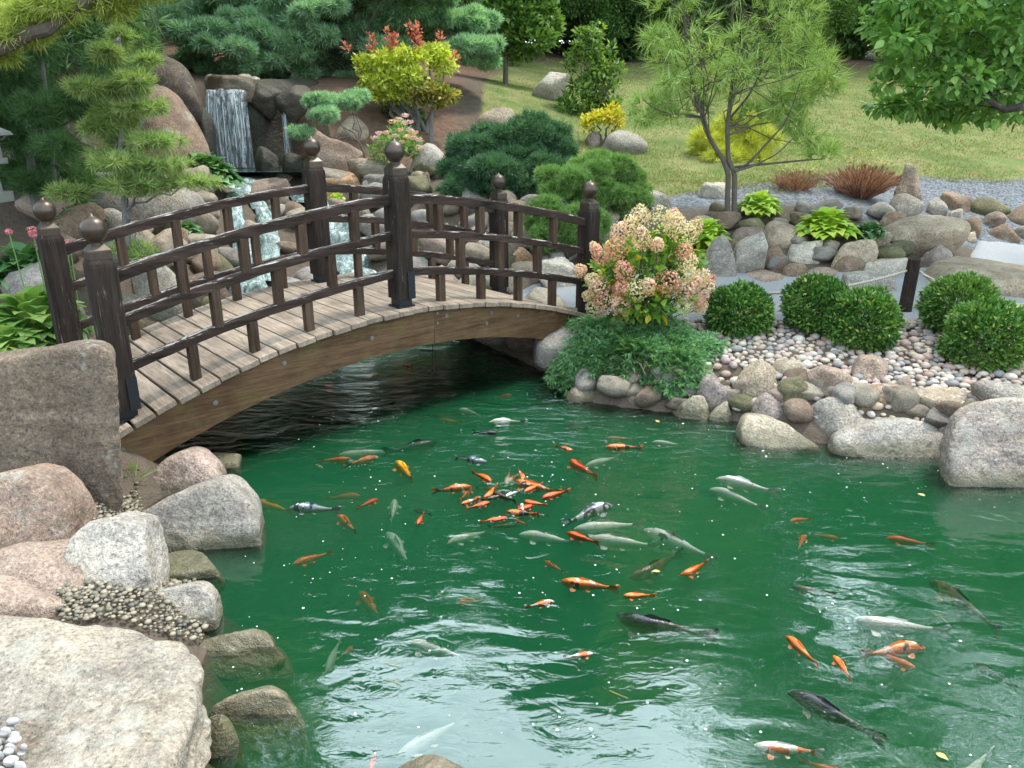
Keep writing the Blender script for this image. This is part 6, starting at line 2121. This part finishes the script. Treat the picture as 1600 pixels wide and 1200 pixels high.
# head pixel, tail pixel, colour, depth of the back below the skin of the water (m), label
KOI = [
    (618, 716, 654, 744, 'gold', .0, 'bright golden koi swimming alone past a pale ghostly one'),
    (404, 760, 440, 784, 'gold', .05, 'dim golden koi close to the grey wedge rock'),
    (452, 789, 535, 783, 'silver', .0, 'silver koi with pale head and dark back off the grey wedge rock'),
    (590, 771, 556, 785, 'red', .01, 'slim red koi pointing toward the bridge crown'),
    (525, 792, 570, 814, 'calico', .02, 'brown and orange mottled koi below the silver koi'),
    (652, 818, 662, 800, 'red', .0, 'short red koi showing its head between two pale ones'),
    (602, 802, 652, 852, 'white', .07, 'pale koi deep in the green heading toward the bridge'),
    (456, 862, 516, 840, 'orange', .04, 'slender orange koi off the pointed shallows rock'),
    (616, 757, 610, 792, 'white', .06, 'pale koi hanging upright under the golden koi'),
    (590, 704, 532, 716, 'calico', .01, 'orange and black koi in the ripples below the arch'),
    (546, 705, 496, 711, 'orange', .02, 'orange koi tailing the orange and black one'),
    (528, 692, 615, 691, 'white', .04, 'long pale koi below the bridge beam'),
    (682, 678, 600, 698, 'black', .01, 'slate dark koi crossing the long pale one'),
    (736, 756, 674, 764, 'calico', .0, 'orange headed calico koi heading for the feeding knot'),
    (756, 776, 786, 758, 'orange', -.006, 'bright orange koi head in the feeding knot'),
    (720, 786, 752, 778, 'kohaku', .0, 'white and orange koi at the edge of the feeding knot'),
    (806, 746, 868, 772, 'calico', -.004, 'orange koi with dark tail at the top of the feeding knot'),
    (764, 656, 824, 653, 'white', .0, 'slim white koi in open water toward the juniper'),
    (760, 718, 708, 714, 'silver', .0, 'dark koi with pale edges above the feeding knot'),
    (776, 675, 738, 671, 'black', .0, 'dark koi with a pale spot near the slim white one'),
    (716, 627, 764, 636, 'white', .03, 'faint slim pale koi in the bridge shadow'),
    (946, 695, 1006, 698, 'calico', -.004, 'orange koi with black tail alone below the juniper'),
    (916, 712, 972, 700, 'white', .03, 'creamy koi under the orange koi with black tail'),
    (896, 702, 864, 697, 'calico', .0, 'small orange and black koi beside the creamy one'),
    (893, 714, 920, 744, 'red', -.002, 'red koi with dark markings turning toward the knot'),
    (792, 797, 842, 804, 'calico', -.004, 'white faced orange koi in the foam of the knot'),
    (956, 783, 866, 803, 'silver', -.002, 'black and white koi curving above the pale group'),
    (898, 811, 1012, 808, 'white', .01, 'cream koi with yellow flank on top of the pale group'),
    (812, 820, 912, 830, 'white', .015, 'white koi at the head of the pale group'),
    (922, 824, 1034, 842, 'white', .015, 'yellowish white koi in the middle of the pale group'),
    (1008, 810, 1128, 858, 'spot', .015, 'large grey-backed white koi trailing the pale group'),
    (886, 829, 938, 846, 'red', .0, 'small red koi among the pale group'),
    (984, 882, 1084, 856, 'dark', .02, 'long brown koi below the pale group'),
    (1064, 894, 1116, 880, 'orange', .0, 'plump orange koi off the tail of the long brown one'),
    (878, 902, 968, 920, 'calico', -.004, 'long calico koi of orange, black and white in mid pond'),
    (974, 929, 1026, 928, 'orange', -.002, 'small bright orange koi following the calico one'),
    (966, 950, 1115, 1002, 'black', .0, 'big black koi with pale tail in mid pond'),
    (1110, 752, 1208, 776, 'white', .01, 'long white koi gliding below its spotted partner'),
    (1120, 742, 1222, 756, 'spot', .0, 'white koi with dark spots gliding in the open'),
    (1020, 682, 1070, 687, 'white', .01, 'slim white koi alone toward the pebble bank'),
    (1236, 803, 1268, 797, 'orange', .02, 'small orange koi of a pair in clear water toward the cream wedge'),
    (1314, 818, 1268, 814, 'orange', .06, 'faded orange koi beneath the small pair'),
    (1262, 822, 1240, 838, 'orange', .03, 'short orange koi just below the faded one'),
    (1388, 828, 1458, 831, 'red', .02, 'solitary red-orange koi off the long oval boulder'),
    (1338, 958, 1490, 992, 'white', .0, 'big white koi with orange nose in open water'),
    (1312, 920, 1412, 958, 'white', .07, 'ghostly green-white koi above the big white one'),
    (1228, 992, 1292, 1034, 'orange', -.004, 'bright orange koi swimming above another orange one'),
    (1302, 1023, 1338, 1062, 'orange', -.004, 'pinkish orange koi close to the bright orange one'),
    (1446, 1006, 1336, 1002, 'calico', .0, 'orange and black koi pair partner with pale tip'),
    (1432, 1029, 1354, 1010, 'orange', .01, 'slim orange koi alongside the orange and black one'),
    (1455, 892, 1590, 962, 'dark', .01, 'long dark brown koi toward the huge pink-grey boulder'),
    (1232, 1074, 1392, 1128, 'black', .0, 'very large black koi with a pale fin near the lower corner water'),
    (1345, 1192, 1250, 1172, 'orange', .03, 'blurred orange koi at the bottom of the view'),
    (1180, 1158, 1290, 1178, 'kohaku', .0, 'big orange and white koi at the bottom of the view'),
    (636, 984, 738, 1012, 'spot', .02, 'white koi with black saddle off the layered tan rock'),
    (618, 1142, 728, 1082, 'white', .07, 'pale green-tinted big koi near the shallows'),
    (506, 1200, 568, 1148, 'white', .08, 'dim pale koi at the bottom edge beside the rocks'),
    (574, 1190, 592, 1150, 'red', .03, 'red koi at the bottom edge beside a dim pale one'),
    (560, 888, 594, 930, 'orange', .09, 'rusty koi deep in the green in front of the pointed rock'),
    (866, 938, 818, 944, 'kohaku', .0, 'pink and white koi in the bright reflections'),
    (926, 1019, 880, 1026, 'kohaku', .0, 'pinkish koi surfacing in the bright reflections'),
    (1238, 903, 1310, 915, 'dark', .02, 'shadowy koi above the ghostly green-white one'),
    (1526, 1010, 1598, 1050, 'dark', .05, 'murky brown koi at the edge of the view'),
    (504, 1000, 534, 950, 'white', .12, 'greenish blur of a deep koi in front of the layered rock'),
    (548, 975, 530, 990, 'orange', .09, 'small rusty koi beside the greenish deep one'),
    (712, 912, 754, 905, 'orange', .08, 'dull orange koi by the edge of the sky reflection'),
    (882, 654, 914, 664, 'dark', .02, 'brown koi toward the juniper tip'),
    (948, 664, 990, 664, 'orange', .07, 'dull orange koi below the juniper'),
    (686, 640, 724, 643, 'orange', .05, 'dull orange koi in the bridge shadow'),
    (562, 746, 506, 744, 'orange', .09, 'deep dull orange koi under the orange pair'),
    (632, 569, 648, 574, 'red', .0, 'small red koi seen beneath the arch'),
    (506, 582, 532, 576, 'kohaku', .0, 'pale koi seen beneath the arch'),
    (700, 826, 762, 800, 'white', .05, 'pale green koi turning beside the feeding knot'),
    (852, 858, 880, 878, 'orange', .04, 'dull orange koi beneath the pale group'),
    (646, 783, 672, 792, 'black', .03, 'small dark koi beside the pale upright one'),
    (832, 788, 800, 800, 'red', -.002, 'red koi nosing into the knot from the far side'),
    (770, 768, 812, 778, 'dark', -.002, 'dark koi in the middle of the feeding knot'),
    (1500, 1186, 1580, 1150, 'white', .06, 'pale koi fading out at the lower corner'),
    (800, 605, 770, 607, 'orange', .04, 'small orange koi at the edge of the bridge shadow'),
]
for k in range(22):
    a_, ra = kr.uniform(0, 6.28), math.sqrt(kr.uniform()) * 1.0
    x_, y_ = 800 + 85 * ra * math.cos(a_), 776 + 42 * ra * math.sin(a_)
    t_ = math.atan2(776 - y_, 800 - x_) + kr.normal() * .6
    l_ = kr.uniform(26, 46)
    KOI.append((x_ + l_ * math.cos(t_) * .5, y_ + l_ * math.sin(t_) * .28, x_ - l_ * math.cos(t_) * .5, y_ - l_ * math.sin(t_) * .28, ['orange', 'red', 'calico', 'kohaku', 'dark', 'orange', 'spot'][k % 7], kr.choice([-.004, .0, .02, .04]),
                'small koi jostling in the crowded feeding knot in mid pond'))
for x0, y0, x1, y1, kd, dep, lbl in KOI:
    a, c_ = at(x0, y0, z=0), at(x1, y1, z=0)
    d = a - c_
    L = np.linalg.norm(d)
    me = KMESH[kr.integers(len(KMESH))]
    o = bpy.data.objects.new('koi', me)
    COL.objects.link(o)
    mid = (a + c_) / 2
    s = L * 1.02
    wide = .92 if kd not in ('white', 'spot') else .78
    if dep > 0: dep = dep * 1.35 + .012
    o.location = (mid[0], mid[1], -dep * .85 - s * .104 + .008 * (dep <= 0))
    o.scale = (s, s * wide, s)
    o.rotation_euler = (0, 0, math.atan2(d[1], d[0]))
    o.material_slots[0].link = 'OBJECT'
    o.material_slots[0].material = KM[kd]
    tag(o, lbl, 'koi', 'koi in the pond')

# ------------------------------------------------------------------ bubbles, leaves and needles afloat
r = np.random.default_rng(91)
n = 900
x, y = r.uniform(-1.6, 4.5, n), r.uniform(2.05, 6.3, n)
ok = (sdist(x, y) > .12) & (fbm(np.stack([x, y, 0 * x], -1), .9, 3, 12) + r.normal(size=n) * .12 > .0)
x, y = x[ok], y[ok]
V0, F0 = ICO[2]
up = V0[:, 2] > -.1
s = .002 + .0045 * r.uniform(0, 1, len(x)) ** 3
V = (V0[None] * s[:, None, None] * np.array((1, 1, .35)) + np.stack([x, y, 0 * x], -1)[:, None]).reshape(-1, 3)
F = (F0[None] + (np.arange(len(x)) * len(V0))[:, None, None]).reshape(-1, 3)
M['foam'] = plain('bubbles', (.75, .80, .80), .15, 0, .05, 10)
tag(link('foam', mesh_np('foam', V, [F], True), M['foam']), kind='stuff')
M['dry'] = plain('dry_leaf', (.36, .28, .10), .7, 0, .3, 30)
for px, py, lbl in [(1032, 893, 'yellow leaf afloat beside the long brown koi'), (1446, 775, 'small yellow leaf afloat off the huge boulder'), (1030, 660, 'tiny pale leaf afloat below the cream rock'), (1462, 1176, 'dry scrap afloat near the lower corner')]:
    p = at(px, py, z=.004)
    V, F = place(*BROAD, np.zeros((1, 3)), np.array([(r.normal(), r.normal(), .05)]), .045, r, roll=.1)
    o = link('floating_leaf', mesh_np('floating_leaf', V, F), M['dry'], None, p)
    tag(o, lbl, 'leaf')
mb = MB()
for px, py in [(612, 1040), (617, 1066), (965, 1086), (1475, 935), (730, 935), (1470, 965), (500, 728)]:
    p = at(px, py, z=.003)
    a = r.uniform(0, 6.28)
    mb = MB()
    mb.tube([p - .04 * np.array((math.cos(a), math.sin(a), 0)), p + np.array((.004, .003, 0)), p + .04 * np.array((math.cos(a + .3), math.sin(a + .3), 0))], .0012, 5)
    tag(mb.build('pine_needle', M['dry']), 'thin dry pine needle floating on the green water', 'needle', 'pine needles afloat on the pond')
